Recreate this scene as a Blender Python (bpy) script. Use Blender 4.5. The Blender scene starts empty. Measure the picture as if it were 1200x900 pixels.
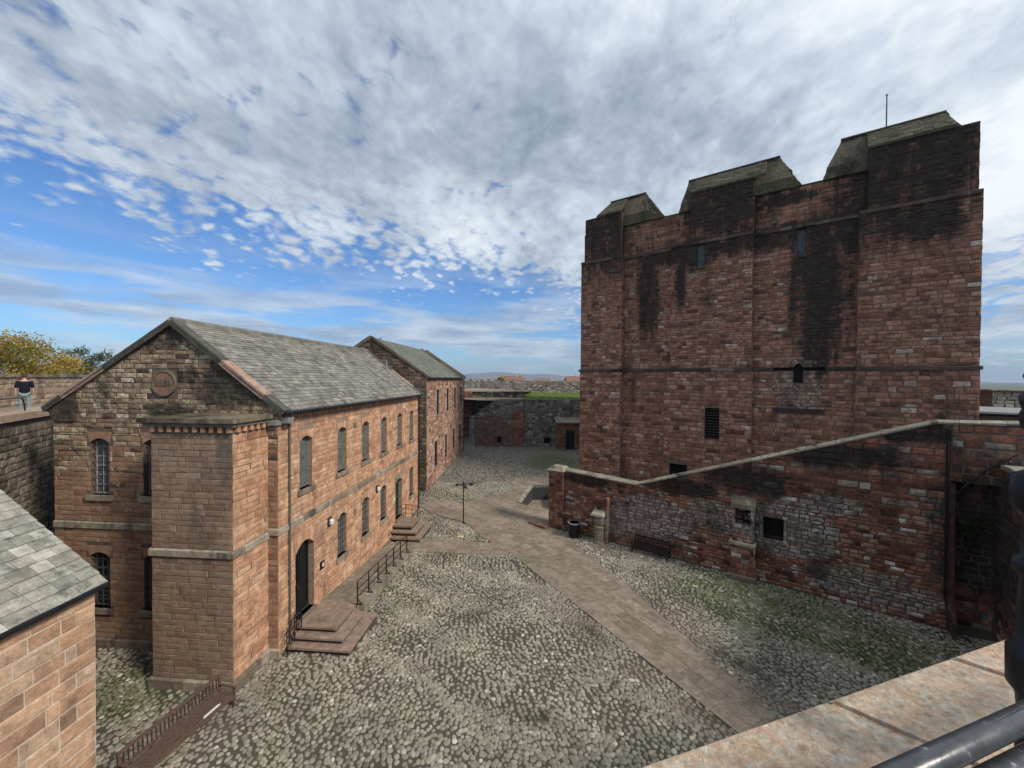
import bpy, bmesh, math, random
import numpy as np
from mathutils import Matrix, Vector
random.seed(7); rng = np.random.default_rng(7)
sc = bpy.context.scene
COL = sc.collection
R = math.radians

# ---------------------------------------------------------------- camera
CAM_H = 10.5
cam_d = bpy.data.cameras.new('camera'); cam = bpy.data.objects.new('camera', cam_d); COL.objects.link(cam)
cam_d.sensor_width = 36.0; cam_d.lens = 36.0 * 467.87 / 1200.0
cam_d.clip_start = 0.05; cam_d.clip_end = 30000
PITCH, ROLL = -0.0144, 0.0055
_r = Vector((1, 0, 0)); _f = Vector((0, math.cos(PITCH), math.sin(PITCH))); _u = _r.cross(_f)
_r2 = _r * math.cos(ROLL) + _u * math.sin(ROLL); _u2 = -_r * math.sin(ROLL) + _u * math.cos(ROLL)
cam.matrix_world = Matrix(((_r2.x, _u2.x, -_f.x, 0), (_r2.y, _u2.y, -_f.y, 0), (_r2.z, _u2.z, -_f.z, CAM_H), (0, 0, 0, 1)))
sc.camera = cam
# ---------------------------------------------------------------- light
SUN_DIR = Vector((0.85, -0.50, 0.80)).normalized()
sun_el = math.asin(SUN_DIR.z); sun_az = math.atan2(SUN_DIR.x, SUN_DIR.y)
sl = bpy.data.lights.new('sun', 'SUN'); sl.energy = 3.0; sl.angle = R(11); sl.color = (1.0, 0.93, 0.84)
so = bpy.data.objects.new('sun', sl); COL.objects.link(so)
so.rotation_euler = SUN_DIR.to_track_quat('Z', 'Y').to_euler()
sc.view_settings.view_transform = 'Standard'; sc.view_settings.look = 'None'
sc.view_settings.exposure = 0.15; sc.view_settings.gamma = 1.0
sc.cycles.max_bounces = 6; sc.cycles.diffuse_bounces = 3

def N(nt, typ, **kw):
    n = nt.nodes.new(typ)
    for k, v in kw.items():
        if k.startswith('_'): setattr(n, k[1:], v)
        else:
            key = k.replace('~', ' ')
            n.inputs[int(key[1:]) if key[0] == 'i' and key[1:].isdigit() else key].default_value = v
    return n
def L(nt, a, b): nt.links.new(a, b)
def mth(nt, op, a, b=None, c=None, clamp=False):
    n = nt.nodes.new('ShaderNodeMath'); n.operation = op; n.use_clamp = clamp
    for i, v in enumerate((a, b, c)):
        if v is None: continue
        if isinstance(v, (int, float)): n.inputs[i].default_value = v
        else: nt.links.new(v, n.inputs[i])
    return n.outputs[0]
def vmth(nt, op, a, b=None):
    n = nt.nodes.new('ShaderNodeVectorMath'); n.operation = op
    for i, v in enumerate((a, b)):
        if v is None: continue
        if isinstance(v, (tuple, list)): n.inputs[i].default_value = v
        else: nt.links.new(v, n.inputs[i])
    return n.outputs[0]
def mixc(nt, fac, a, b, mode='MIX'):
    n = nt.nodes.new('ShaderNodeMix'); n.data_type = 'RGBA'; n.blend_type = mode
    for s, v in ((n.inputs[0], fac), (n.inputs[6], a), (n.inputs[7], b)):
        if isinstance(v, (int, float)): s.default_value = v
        elif isinstance(v, (tuple, list)): s.default_value = (*v[:3], 1)
        else: nt.links.new(v, s)
    return n.outputs[2]
def ramp(nt, fac, stops, interp='LINEAR'):
    n = nt.nodes.new('ShaderNodeValToRGB'); cr = n.color_ramp; cr.interpolation = interp
    while len(cr.elements) < len(stops): cr.elements.new(0.5)
    for e, (p, c) in zip(cr.elements, stops):
        e.position = p; e.color = (*c, 1) if isinstance(c, (tuple, list)) else (c, c, c, 1)
    nt.links.new(fac, n.inputs[0]); return n.outputs[0]
def noise(nt, vec, scale, detail=4, rough=.55, dist=0.0, out=0):
    n = nt.nodes.new('ShaderNodeTexNoise'); n.inputs['Scale'].default_value = scale
    n.inputs['Detail'].default_value = detail; n.inputs['Roughness'].default_value = rough; n.inputs['Distortion'].default_value = dist
    if vec is not None: nt.links.new(vec, n.inputs['Vector'])
    return n.outputs[out]

# ---------------------------------------------------------------- sky: Nishita + procedural cloud layer
w = bpy.data.worlds.new('World'); sc.world = w; w.use_nodes = True
nt = w.node_tree; nt.nodes.clear()
sky = N(nt, 'ShaderNodeTexSky'); sky.sky_type = 'NISHITA'; sky.sun_disc = False
sky.sun_elevation = sun_el; sky.sun_rotation = sun_az; sky.air_density = 1.0; sky.dust_density = 0.6; sky.ozone_density = 2.0
tc = N(nt, 'ShaderNodeTexCoord'); d = vmth(nt, 'NORMALIZE', tc.outputs['Generated'])
sp = N(nt, 'ShaderNodeSeparateXYZ'); L(nt, d, sp.inputs[0])
dx, dy, dz = sp.outputs
dzc = mth(nt, 'MAXIMUM', dz, 0.0)
den = mth(nt, 'ADD', dzc, 0.24)
px = mth(nt, 'DIVIDE', dx, den); py = mth(nt, 'DIVIDE', dy, den)
cb = N(nt, 'ShaderNodeCombineXYZ'); L(nt, px, cb.inputs[0]); L(nt, py, cb.inputs[1])
plane = cb.outputs[0]
# stretched rows of altocumulus
mp = N(nt, 'ShaderNodeMapping'); mp.inputs['Rotation'].default_value = (0, 0, R(-38)); mp.inputs['Scale'].default_value = (1.15, 0.95, 1)
L(nt, plane, mp.inputs[0])
n_big = noise(nt, mp.outputs[0], 0.9, 3, .5, 0.3)
n_med = noise(nt, mp.outputs[0], 3.2, 5, .6, 0.35)
n_fin = noise(nt, mp.outputs[0], 14, 7, .62, 0.25)
n_cell = N(nt, 'ShaderNodeTexVoronoi'); n_cell.feature = 'SMOOTH_F1'; n_cell.inputs['Scale'].default_value = 16; n_cell.inputs['Smoothness'].default_value = .6
wsc = vmth(nt, 'SCALE', noise(nt, mp.outputs[0], 3.5, 3, .5, 0, 1)); wsc.node.inputs['Scale'].default_value = 0.22
warp = vmth(nt, 'ADD', mp.outputs[0], wsc)
L(nt, warp, n_cell.inputs['Vector'])
# a clear window in the direction low and left of the keep (az -25..., el 5-20 deg)
def lobe(vec, r0, r1):
    dt = N(nt, 'ShaderNodeVectorMath'); dt.operation = 'DOT_PRODUCT'; L(nt, d, dt.inputs[0]); dt.inputs[1].default_value = Vector(vec).normalized()
    mr = N(nt, 'ShaderNodeMapRange'); mr.interpolation_type = 'SMOOTHSTEP'; L(nt, dt.outputs['Value'], mr.inputs[0])
    mr.inputs[1].default_value = math.cos(R(r1)); mr.inputs[2].default_value = math.cos(R(r0)); return mr.outputs[0]
edge = mth(nt, 'SUBTRACT', mth(nt, 'ADD', dz, mth(nt, 'MULTIPLY', dx, 0.16)), 0.105)
bias = N(nt, 'ShaderNodeMapRange'); L(nt, edge, bias.inputs[0]); bias.inputs[1].default_value = -0.09; bias.inputs[2].default_value = 0.22; bias.inputs[3].default_value = -0.50; bias.inputs[4].default_value = 0.33
cov = mth(nt, 'MULTIPLY', mth(nt, 'SUBTRACT', n_big, 0.5), 0.9)
cov = mth(nt, 'ADD', cov, mth(nt, 'MULTIPLY', mth(nt, 'SUBTRACT', n_med, 0.5), 0.75))
cov = mth(nt, 'ADD', cov, mth(nt, 'MULTIPLY', mth(nt, 'SUBTRACT', n_fin, 0.5), 0.85))
cov = mth(nt, 'ADD', cov, mth(nt, 'MULTIPLY', mth(nt, 'SUBTRACT', 0.42, n_cell.outputs['Distance']), 0.55))
cov = mth(nt, 'ADD', cov, bias.outputs[0]); cov = mth(nt, 'ADD', cov, mth(nt, 'MULTIPLY', lobe((0.45, 1, 0.75), 8, 34), 0.22))
a = N(nt, 'ShaderNodeMapRange'); a.interpolation_type = 'SMOOTHSTEP'; L(nt, cov, a.inputs[0]); a.inputs[1].default_value = -0.16; a.inputs[2].default_value = 0.20
alpha = a.outputs[0]
# low stratus / cumulus bands near the horizon
mp2 = N(nt, 'ShaderNodeMapping'); mp2.inputs['Scale'].default_value = (2.2, 2.2, 15); L(nt, d, mp2.inputs[0])
n_low = noise(nt, mp2.outputs[0], 1.5, 6, .55, 0.2)
lm = N(nt, 'ShaderNodeMapRange'); lm.interpolation_type = 'SMOOTHSTEP'; L(nt, n_low, lm.inputs[0]); lm.inputs[1].default_value = 0.42; lm.inputs[2].default_value = 0.58
hb = N(nt, 'ShaderNodeMapRange'); hb.interpolation_type = 'SMOOTHSTEP'; L(nt, dz, hb.inputs[0]); hb.inputs[1].default_value = 0.30; hb.inputs[2].default_value = 0.10
low = mth(nt, 'MULTIPLY', lm.outputs[0], hb.outputs[0])
alpha2 = mth(nt, 'MAXIMUM', alpha, mth(nt, 'MULTIPLY', low, .85))
# cloud shade: thicker = greyer, edges bright; brighter towards the sun side
shade = noise(nt, mp.outputs[0], 1.7, 5, .6, 0.3)
shade2 = mth(nt, 'ADD', mth(nt, 'MULTIPLY', shade, 0.92), mth(nt, 'MULTIPLY', n_fin, 0.30))
shade2 = mth(nt, 'SUBTRACT', shade2, mth(nt, 'MULTIPLY', mth(nt, 'MAXIMUM', lobe((0.36, 1, 0.50), 4, 24), mth(nt, 'MULTIPLY', lobe((-0.9, 1, 1.0), 10, 36), .7)), 0.13))
sun_l = lobe((1.3, 1.0, 0.75), 5, 50)
shade3 = mth(nt, 'ADD', shade2, mth(nt, 'MULTIPLY', sun_l, 0.10))
ccol = ramp(nt, shade3, [(0.36, (0.235, 0.295, 0.385)), (0.50, (0.39, 0.46, 0.56)), (0.64, (0.60, 0.68, 0.77)), (0.80, (0.86, 0.90, 0.94))])
lcol = ramp(nt, noise(nt, mp2.outputs[0], 2.3, 5, .6), [(0.38, (0.25, 0.33, 0.46)), (0.62, (0.60, 0.67, 0.75))])
ccol = mixc(nt, mth(nt, 'MULTIPLY', hb.outputs[0], .8), ccol, lcol)
cs = vmth(nt, 'SCALE', ccol); cs.node.inputs['Scale'].default_value = 1.0 / 0.10
blue = mixc(nt, 1.0, sky.outputs[0], (0.56, 0.86, 1.22), 'MULTIPLY')
fin = mixc(nt, alpha2, blue, cs)
bg = N(nt, 'ShaderNodeBackground'); bg.inputs['Strength'].default_value = 0.10
L(nt, fin, bg.inputs[0]); ow = N(nt, 'ShaderNodeOutputWorld'); L(nt, bg.outputs[0], ow.inputs[0])

# ---------------------------------------------------------------- materials
def matbase(name, rough=.85):
    m = bpy.data.materials.new(name); m.use_nodes = True; nt = m.node_tree; nt.nodes.clear()
    b = N(nt, 'ShaderNodeBsdfPrincipled'); b.inputs['Roughness'].default_value = rough
    if 'Specular IOR Level' in b.inputs: b.inputs['Specular IOR Level'].default_value = .25
    o = N(nt, 'ShaderNodeOutputMaterial'); L(nt, b.outputs[0], o.inputs[0])
    return m, nt, b
def posn(nt): return N(nt, 'ShaderNodeNewGeometry').outputs['Position']
def tonev(nt):
    at = N(nt, 'ShaderNodeAttribute'); at.attribute_name = 'tone'
    oi = N(nt, 'ShaderNodeObjectInfo'); s = N(nt, 'ShaderNodeSeparateColor'); L(nt, oi.outputs['Color'], s.inputs[0])
    g = mth(nt, 'LESS_THAN', s.outputs[1], 0.5)          # individual pieces: object colour (tone, 0, 0)
    return mth(nt, 'ADD', at.outputs['Fac'], mth(nt, 'MULTIPLY', s.outputs[0], g))
def spots(nt, P, lst, edge=0.35):
    """max of soft ellipsoids (centre, rot_z, radii) = stains with a place of their own"""
    cur = None
    for c, rz, rad in lst:
        mp = N(nt, 'ShaderNodeMapping'); mp.vector_type = 'TEXTURE'
        mp.inputs['Location'].default_value = c; mp.inputs['Rotation'].default_value = (0, 0, rz); mp.inputs['Scale'].default_value = rad
        L(nt, P, mp.inputs[0])
        g = N(nt, 'ShaderNodeTexGradient'); g.gradient_type = 'SPHERICAL'; L(nt, mp.outputs[0], g.inputs[0])
        v = mth(nt, 'MULTIPLY', g.outputs['Fac'], 1 / edge, clamp=True)
        cur = v if cur is None else mth(nt, 'MAXIMUM', cur, v)
    return cur
def stone(name, pal, dirt=(.03, .028, .024), dirt_amt=.35, dirt_scale=.35, vstretch=.35, edge=.6, spot=None, spot_amt=.9, lichen=None, lichen_amt=.0, lscale=1.1,
          grain=.25, bump=.35, rough=.9, bscale=14., bed=.22, mot=.25, mots=4.5, spot2=None, spot2_col=(.2, .2, .18)):
    m, nt, b = matbase(name, rough); P = posn(nt)
    t = tonev(nt)
    t = mth(nt, 'ADD', t, mth(nt, 'MULTIPLY', mth(nt, 'SUBTRACT', noise(nt, P, 2.2, 3), .5), .35))
    c = ramp(nt, t, pal)
    st = N(nt, 'ShaderNodeMapping'); st.inputs['Scale'].default_value = (1, 1, vstretch); L(nt, P, st.inputs[0])
    dn = noise(nt, st.outputs[0], dirt_scale, 7, .68, .3)
    fine = noise(nt, P, 9, 5, .7)
    dmask = mth(nt, 'ADD', dn, mth(nt, 'MULTIPLY', mth(nt, 'SUBTRACT', fine, .5), .35))
    dm = N(nt, 'ShaderNodeMapRange'); dm.interpolation_type = 'SMOOTHSTEP'; L(nt, dmask, dm.inputs[0]); dm.inputs[1].default_value = .72 - dirt_amt * .45; dm.inputs[2].default_value = .86 - dirt_amt * .35
    d = mth(nt, 'MULTIPLY', dm.outputs[0], .85)
    if spot:
        sm = spots(nt, P, spot, edge)
        vs_ = N(nt, 'ShaderNodeMapping'); vs_.inputs['Scale'].default_value = (1, 1, .10); L(nt, P, vs_.inputs[0])
        q = mth(nt, 'ADD', mth(nt, 'MULTIPLY', sm, 1.3), mth(nt, 'MULTIPLY', mth(nt, 'SUBTRACT', noise(nt, st.outputs[0], 1.3, 7, .75, .5), .5), 2.4))
        q = mth(nt, 'ADD', q, mth(nt, 'MULTIPLY', mth(nt, 'SUBTRACT', noise(nt, vs_.outputs[0], 1.1, 6, .7, .2), .5), 3.0))
        q = mth(nt, 'ADD', q, mth(nt, 'MULTIPLY', mth(nt, 'SUBTRACT', t, .5), 1.3))
        sr = N(nt, 'ShaderNodeMapRange'); sr.interpolation_type = 'SMOOTHSTEP'; L(nt, q, sr.inputs[0]); sr.inputs[1].default_value = .10; sr.inputs[2].default_value = 1.15
        gate = mth(nt, 'MULTIPLY', sm, 3, clamp=True)
        d = mth(nt, 'MAXIMUM', d, mth(nt, 'MULTIPLY', mth(nt, 'MULTIPLY', sr.outputs[0], spot_amt), gate))
    if spot2:
        sm = spots(nt, P, spot2)
        q = mth(nt, 'ADD', sm, mth(nt, 'MULTIPLY', mth(nt, 'SUBTRACT', noise(nt, P, 1.9, 6, .7), .5), 2.4))
        sr = N(nt, 'ShaderNodeMapRange'); sr.interpolation_type = 'SMOOTHSTEP'; L(nt, q, sr.inputs[0]); sr.inputs[1].default_value = .3; sr.inputs[2].default_value = .95
        gate = mth(nt, 'MULTIPLY', sm, 3, clamp=True)
        c2 = mixc(nt, 1.0, spot2_col, ramp(nt, mth(nt, 'FRACT', mth(nt, 'MULTIPLY', t, 7.3)), [(0, .45), (.6, 1.0), (1, 1.7)]), 'MULTIPLY')
        c = mixc(nt, mth(nt, 'MULTIPLY', mth(nt, 'MULTIPLY', sr.outputs[0], gate), .8), c, c2)
    if lichen:
        ln = noise(nt, P, lscale, 7, .72, .4)
        lr = N(nt, 'ShaderNodeMapRange'); lr.interpolation_type = 'SMOOTHSTEP'; L(nt, ln, lr.inputs[0]); lr.inputs[1].default_value = .66 - lichen_amt * .3; lr.inputs[2].default_value = .74 - lichen_amt * .2
        c = mixc(nt, mth(nt, 'MULTIPLY', lr.outputs[0], .75), c, lichen)
    c = mixc(nt, d, c, dirt)
    bd = N(nt, 'ShaderNodeMapping'); bd.inputs['Scale'].default_value = (1.2, 1.2, 9); L(nt, P, bd.inputs[0])
    c = mixc(nt, 1.0, c, ramp(nt, noise(nt, bd.outputs[0], 2.4, 5, .7), [(.28, 1 - bed), (.72, 1 + bed)]), 'MULTIPLY')
    c = mixc(nt, 1.0, c, ramp(nt, noise(nt, P, mots, 8, .78, .3), [(.30, max(.02, 1 - mot * 1.5)), (.5, 1.0), (.72, 1 + mot * 2)]), 'MULTIPLY')
    gr = noise(nt, P, 38, 4, .7)
    gm = ramp(nt, gr, [(.25, 1 - grain), (.75, 1 + grain)])
    c = mixc(nt, 1.0, c, gm, 'MULTIPLY')
    L(nt, c, b.inputs['Base Color'])
    if bump:
        bp = N(nt, 'ShaderNodeBump'); bp.inputs['Strength'].default_value = bump; bp.inputs['Distance'].default_value = .03
        L(nt, noise(nt, P, bscale, 6, .65), bp.inputs['Height']); L(nt, bp.outputs[0], b.inputs['Normal'])
    return m
def plain(name, col, rough=.6, metal=0., var=.15, nscale=12., bump=0.):
    m, nt, b = matbase(name, rough); P = posn(nt)
    b.inputs['Metallic'].default_value = metal
    c = mixc(nt, 1.0, col, ramp(nt, noise(nt, P, nscale, 5, .65), [(.3, 1 - var), (.7, 1 + var)]), 'MULTIPLY')
    L(nt, c, b.inputs['Base Color'])
    if bump:
        bp = N(nt, 'ShaderNodeBump'); bp.inputs['Strength'].default_value = bump; bp.inputs['Distance'].default_value = .01
        L(nt, noise(nt, P, nscale * 2, 4, .6), bp.inputs['Height']); L(nt, bp.outputs[0], b.inputs['Normal'])
    return m

KT = -0.638; KX, KY = 6.705, 39.07
kc, ks = math.cos(KT), math.sin(KT)
def kw(e, z, dd=0.3): return (KX + kc * e - ks * dd, KY + ks * e + kc * dd, z)
SX, SY = 3.62, 27.67
def sw(e, z, dd=0.): return (SX + kc * e - ks * dd, SY + ks * e + kc * dd, z)
def kspot(e, z, re, rz): return (kw(e, z), KT, (re, 3.0, rz))
def sspot(e, z, re, rz): return (sw(e, z), KT, (re, 3.0, rz))
ATH = 0.0832; AX, AY = -8.674, 14.774
def aw(x, y, z):
    c, s = math.cos(-ATH), math.sin(-ATH); return (AX + c * x - s * y, AY + s * x + c * y, z)

M = {}
M['a_orange'] = stone('salmon_sandstone', [(0, (.34, .165, .10)), (.35, (.45, .245, .15)), (.6, (.51, .30, .185)), (.85, (.545, .36, .235)), (1, (.42, .30, .205))], dirt=(.15, .105, .078), dirt_amt=.36, dirt_scale=.8, mot=.32, mots=2.2,
    spot=[(aw(.3, 6, 9.1), -ATH, (1., 14, .7))], spot_amt=.6, grain=.2, bump=.3)
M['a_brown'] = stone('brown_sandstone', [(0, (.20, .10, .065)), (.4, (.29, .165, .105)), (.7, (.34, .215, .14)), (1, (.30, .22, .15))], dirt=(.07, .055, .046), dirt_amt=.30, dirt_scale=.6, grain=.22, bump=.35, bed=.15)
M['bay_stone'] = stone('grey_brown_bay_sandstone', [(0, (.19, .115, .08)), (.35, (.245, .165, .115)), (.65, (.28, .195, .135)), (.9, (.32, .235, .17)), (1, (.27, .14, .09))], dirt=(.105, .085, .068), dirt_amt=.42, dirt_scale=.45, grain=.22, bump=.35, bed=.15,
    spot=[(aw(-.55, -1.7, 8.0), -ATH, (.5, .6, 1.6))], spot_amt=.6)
M['a_gable'] = stone('weathered_gable_stone', [(0, (.06, .045, .036)), (.22, (.18, .12, .08)), (.5, (.29, .205, .135)), (.78, (.39, .295, .20)), (1, (.52, .44, .33))], dirt=(.03, .027, .022), dirt_amt=.45, dirt_scale=.75, vstretch=.8,
    spot=[(aw(-1.6, 0, 10.2), -ATH, (2.6, 1, 1.2)), (aw(-4.4, 0, 12.3), -ATH, (2., 1, 1.0)), (aw(-3.6, 0, 10.5), -ATH, (1.0, 1, .5)), (aw(-8.9, 0, 9.3), -ATH, (1.0, 1, .8)), (aw(-4.3, 0, 9.2), -ATH, (1.2, 1, .4))], spot_amt=.92,
    lichen=(.36, .33, .20), lichen_amt=.32, grain=.3, bump=.8, mot=.5, mots=5, bed=.35)
M['a_trim'] = stone('grey_dressed_stone', [(0, (.16, .13, .095)), (.5, (.27, .22, .165)), (1, (.36, .31, .24))], dirt=(.05, .045, .04), dirt_amt=.5, dirt_scale=1.2, lichen=(.30, .29, .2), lichen_amt=.2)
M['mortar_a'] = plain('pale_mortar', (.30, .22, .155), .95, var=.3, nscale=6)
M['mortar_dark'] = plain('dark_mortar', (.125, .095, .075), .95, var=.35, nscale=5)
M['c_stone'] = stone('orange_sandstone_blocks', [(0, (.22, .15, .11)), (.22, (.38, .23, .15)), (.45, (.50, .30, .19)), (.7, (.56, .37, .245)), (.88, (.45, .335, .24)), (1, (.27, .215, .165))], dirt=(.16, .12, .09), dirt_amt=.5, dirt_scale=1.3, grain=.25, bump=.6, mot=.28, mots=3.)
M['mortar_c'] = plain('cream_mortar', (.58, .51, .41), .95, var=.2)
KSP = [kspot(18.5, 17.2, 2.5, 7.6), kspot(18.2, 13.4, 1.4, 3.8), kspot(6.3, 18.3, 1.3, 6.5), kspot(12.2, 24.2, 5, 3.6), kspot(23.2, 24.6, 6.5, 7.0), kspot(2.2, 24.3, 4.6, 6.0), kspot(13, 21.2, 14, 1.4), kspot(10.2, 20.9, 2.2, 2.0),
          kspot(20.0, 22.5, 1.8, 6), kspot(9.2, 18.5, .6, 3), kspot(23.5, 20.4, 3, 1.6), kspot(16.5, 23.9, 3.2, .7)]
M['mortar_k'] = stone('keep_mortar', [(0, (.13, .078, .058)), (1, (.20, .125, .095))], dirt=(.03, .026, .022), dirt_amt=.3, spot=KSP, spot_amt=.93)
kp = [(0, (.11, .055, .038)), (.25, (.22, .10, .065)), (.5, (.315, .148, .097)), (.74, (.39, .20, .135)), (.94, (.41, .27, .20)), (1, (.49, .40, .32))]
M['k_stone'] = stone('red_keep_sandstone', kp, dirt=(.022, .019, .016), dirt_amt=.42, dirt_scale=.5, vstretch=.40, grain=.3, bump=.8, mot=.42, mots=2.6, bed=.4, bscale=9, lichen=(.24, .22, .16), lichen_amt=.05,
    spot=KSP, spot_amt=.93,
    spot2=[kspot(17.4, 10.2, 1.9, 2.8)], spot2_col=(.27, .20, .15))
M['k_cap_dark'] = stone('dark_mossy_cap_slab', [(0, (.03, .028, .018)), (.5, (.062, .056, .036)), (1, (.12, .10, .066))], mot=.4, bump=.9, lichen=(.11, .10, .06), lichen_amt=.15)
M['k_string'] = stone('dark_string_course', [(0, (.05, .035, .028)), (.6, (.12, .08, .06)), (1, (.22, .18, .13))], dirt_amt=.6)
M['k_cap'] = stone('mossy_cap_stone', [(0, (.05, .042, .028)), (.5, (.11, .092, .06)), (1, (.20, .165, .11))], mot=.4, bump=.8, dirt=(.03, .027, .02), dirt_amt=.6, dirt_scale=.8, lichen=(.15, .14, .075), lichen_amt=.25)
SSP = [sspot(14.5, 7.0, 3.4, 1.0), sspot(11, 5.2, 3, 1.0), sspot(7.6, 4.3, 2.6, .8), sspot(17.2, 8.3, 1.6, .9), sspot(2, 3.7, 2.6, .5), sspot(19.5, 4, 2.3, 4.5)]
M['mortar_s'] = stone('rubble_mortar', [(0, (.10, .06, .045)), (1, (.17, .115, .088))], dirt=(.02, .018, .016), dirt_amt=.4, spot=SSP, spot_amt=.93)
M['s_stone'] = stone('patchy_rubble_stone', [(0, (.055, .028, .022)), (.25, (.17, .068, .045)), (.5, (.27, .115, .07)), (.68, (.31, .175, .12)), (.82, (.30, .25, .205)), (1, (.56, .52, .46))], dirt=(.018, .016, .014), dirt_amt=.5, dirt_scale=.7, vstretch=1., grain=.35, bump=.9, bscale=10, mot=.42, mots=3, bed=.35,
    spot=SSP, spot_amt=.93,
    spot2=[sspot(6, 2.1, 3.2, 1.7), sspot(12.9, 2.9, 2.6, 1.8), sspot(9.6, 2.9, 1.8, 1.1), sspot(3.9, 1.3, 2, 1.2), sspot(14.5, 4.5, 1.5, .6), sspot(16, 1, 3, 1.0)], spot2_col=(.27, .25, .225))
M['s_cope'] = stone('lichened_coping', [(0, (.15, .13, .095)), (.5, (.26, .23, .17)), (1, (.36, .325, .25))], dirt=(.07, .065, .05), dirt_amt=.5, dirt_scale=1.5, lichen=(.30, .31, .18), lichen_amt=.25)
M['b_stone'] = stone('pink_rubble_sandstone', [(0, (.13, .07, .05)), (.3, (.28, .15, .105)), (.65, (.40, .245, .175)), (1, (.50, .36, .27))], dirt=(.07, .05, .04), dirt_amt=.4, dirt_scale=.9, grain=.3)
M['b_dark'] = stone('dark_rubble_gable', [(0, (.05, .036, .028)), (.5, (.13, .09, .065)), (1, (.24, .18, .13))], dirt=(.02, .018, .016), dirt_amt=.55, dirt_scale=.7)
M['d_stone'] = stone('grey_battery_stone', [(0, (.08, .074, .066)), (.4, (.19, .175, .155)), (.75, (.29, .27, .24)), (1, (.40, .375, .34))], dirt=(.045, .043, .037), dirt_amt=.35, dirt_scale=.5,
    spot2=[((-2.8, 54, 3.2), 0, (3.5, 4, 3.0))], spot2_col=(.20, .10, .075))
M['l_stone'] = stone('dark_green_curtain_stone', [(0, (.07, .055, .04)), (.5, (.17, .135, .10)), (1, (.28, .23, .17))], mot=.45, bed=.4, dirt=(.025, .025, .018), dirt_amt=.5, dirt_scale=.45, lichen=(.20, .21, .13), lichen_amt=.3,
    spot=[((-22.5, 18.5, 5.5), 0, (3.2, 4, 4.5))])
M['l_pink'] = stone('pink_parapet_stone', [(0, (.24, .16, .115)), (.5, (.36, .255, .185)), (1, (.44, .35, .27))], dirt=(.11, .085, .065), dirt_amt=.5, dirt_scale=.8)
M['g_cope'] = stone('lichen_spotted_pink_coping', [(0, (.44, .28, .19)), (.5, (.52, .36, .24)), (1, (.48, .40, .29))], dirt=(.50, .46, .37), dirt_amt=.66, lscale=18., mots=30., dirt_scale=34.0, vstretch=1, lichen=(.40, .24, .17), lichen_amt=.45, grain=.22, bump=.55, bscale=60)
M['c_pale'] = stone('yellow_stone', [(0, (.5, .42, .22)), (1, (.6, .5, .28))])
M['slab'] = stone('paving_flag_stone', [(0, (.165, .13, .098)), (.5, (.24, .19, .142)), (1, (.32, .258, .195))], dirt=(.15, .14, .10), dirt_amt=.5, dirt_scale=.35, vstretch=1, grain=.12, bump=.15)
M['step_shade'] = stone('shade_toned_step_riser', [(0, (.05, .038, .03)), (1, (.08, .06, .048))])  # riser colour darkened to stand for the shade below the nosings
M['step'] = stone('pink_brown_step_stone', [(0, (.20, .14, .105)), (.5, (.265, .19, .145)), (1, (.32, .24, .185))], dirt=(.12, .09, .075), dirt_amt=.4, dirt_scale=.9, vstretch=1, grain=.12, bump=.15)
sl_pal = [(0, (.125, .12, .105)), (.35, (.19, .18, .158)), (.65, (.245, .232, .20)), (1, (.32, .305, .265))]
M['slate'] = stone('grey_green_slate', sl_pal, dirt=(.085, .085, .075), dirt_amt=.5, dirt_scale=.9, vstretch=.30, grain=.14, bump=.2)
M['slate_c'] = stone('pale_stone_slate', [(0, (.16, .15, .125)), (.5, (.29, .275, .23)), (.85, (.40, .385, .32)), (1, (.37, .38, .34))], dirt=(.10, .10, .085), dirt_amt=.5, dirt_scale=2.2, vstretch=1, grain=.22, bump=.35)
M['slate_b'] = stone('dark_slate', [(0, (.09, .10, .085)), (.5, (.15, .16, .135)), (1, (.21, .22, .19))], dirt=(.05, .05, .045), dirt_amt=.4, dirt_scale=1)
M['verge'] = stone('verge_stone', [(0, (.07, .07, .06)), (.45, (.11, .105, .09)), (.55, (.33, .21, .155)), (1, (.40, .27, .21))], dirt=(.07, .065, .055), dirt_amt=.4, dirt_scale=1.5)
M['black'] = plain('black_painted_iron', (.012, .013, .016), .38, var=.3, bump=.15)
M['iron'] = plain('grey_iron', (.05, .05, .05), .6, var=.3)
M['pipe_olive'] = plain('olive_grey_pipe_paint', (.13, .125, .10), .6)
M['lead'] = plain('lead_sheet', (.22, .23, .24), .5, var=.2)
M['glass'] = plain('dark_glass', (.02, .024, .024), .12, var=.5, nscale=2)
M['glass_pale'] = plain('pale_glass', (.13, .15, .145), .15, var=.5, nscale=3)
M['void'] = plain('dark_interior', (.006, .006, .006), .95)
M['frame_g'] = plain('grey_green_window_paint', (.16, .18, .17), .5)
M['frame_w'] = plain('white_window_paint', (.62, .62, .58), .5)
M['door_black'] = plain('black_door_boards', (.012, .012, .013), .5)
M['door_green'] = plain('dark_green_door_paint', (.022, .045, .035), .45)
M['wood'] = plain('brown_stained_timber', (.125, .078, .058), .6, var=.4, nscale=20, bump=.3)
M['wood_dark'] = plain('dark_bench_timber', (.028, .02, .018), .6, var=.4, nscale=20)
M['white'] = plain('white_plastic', (.7, .7, .66), .4)
M['grass'] = plain('lawn_grass', (.12, .17, .035), .9, var=.25, nscale=3)
M['skin'] = plain('skin', (.55, .34, .26), .6, var=.05)
M['hair'] = plain('brown_hair', (.07, .045, .03), .8)
M['jacket'] = plain('navy_fabric', (.008, .009, .022), .9)
M['jeans'] = plain('pale_denim', (.21, .26, .28), .9)
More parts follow.
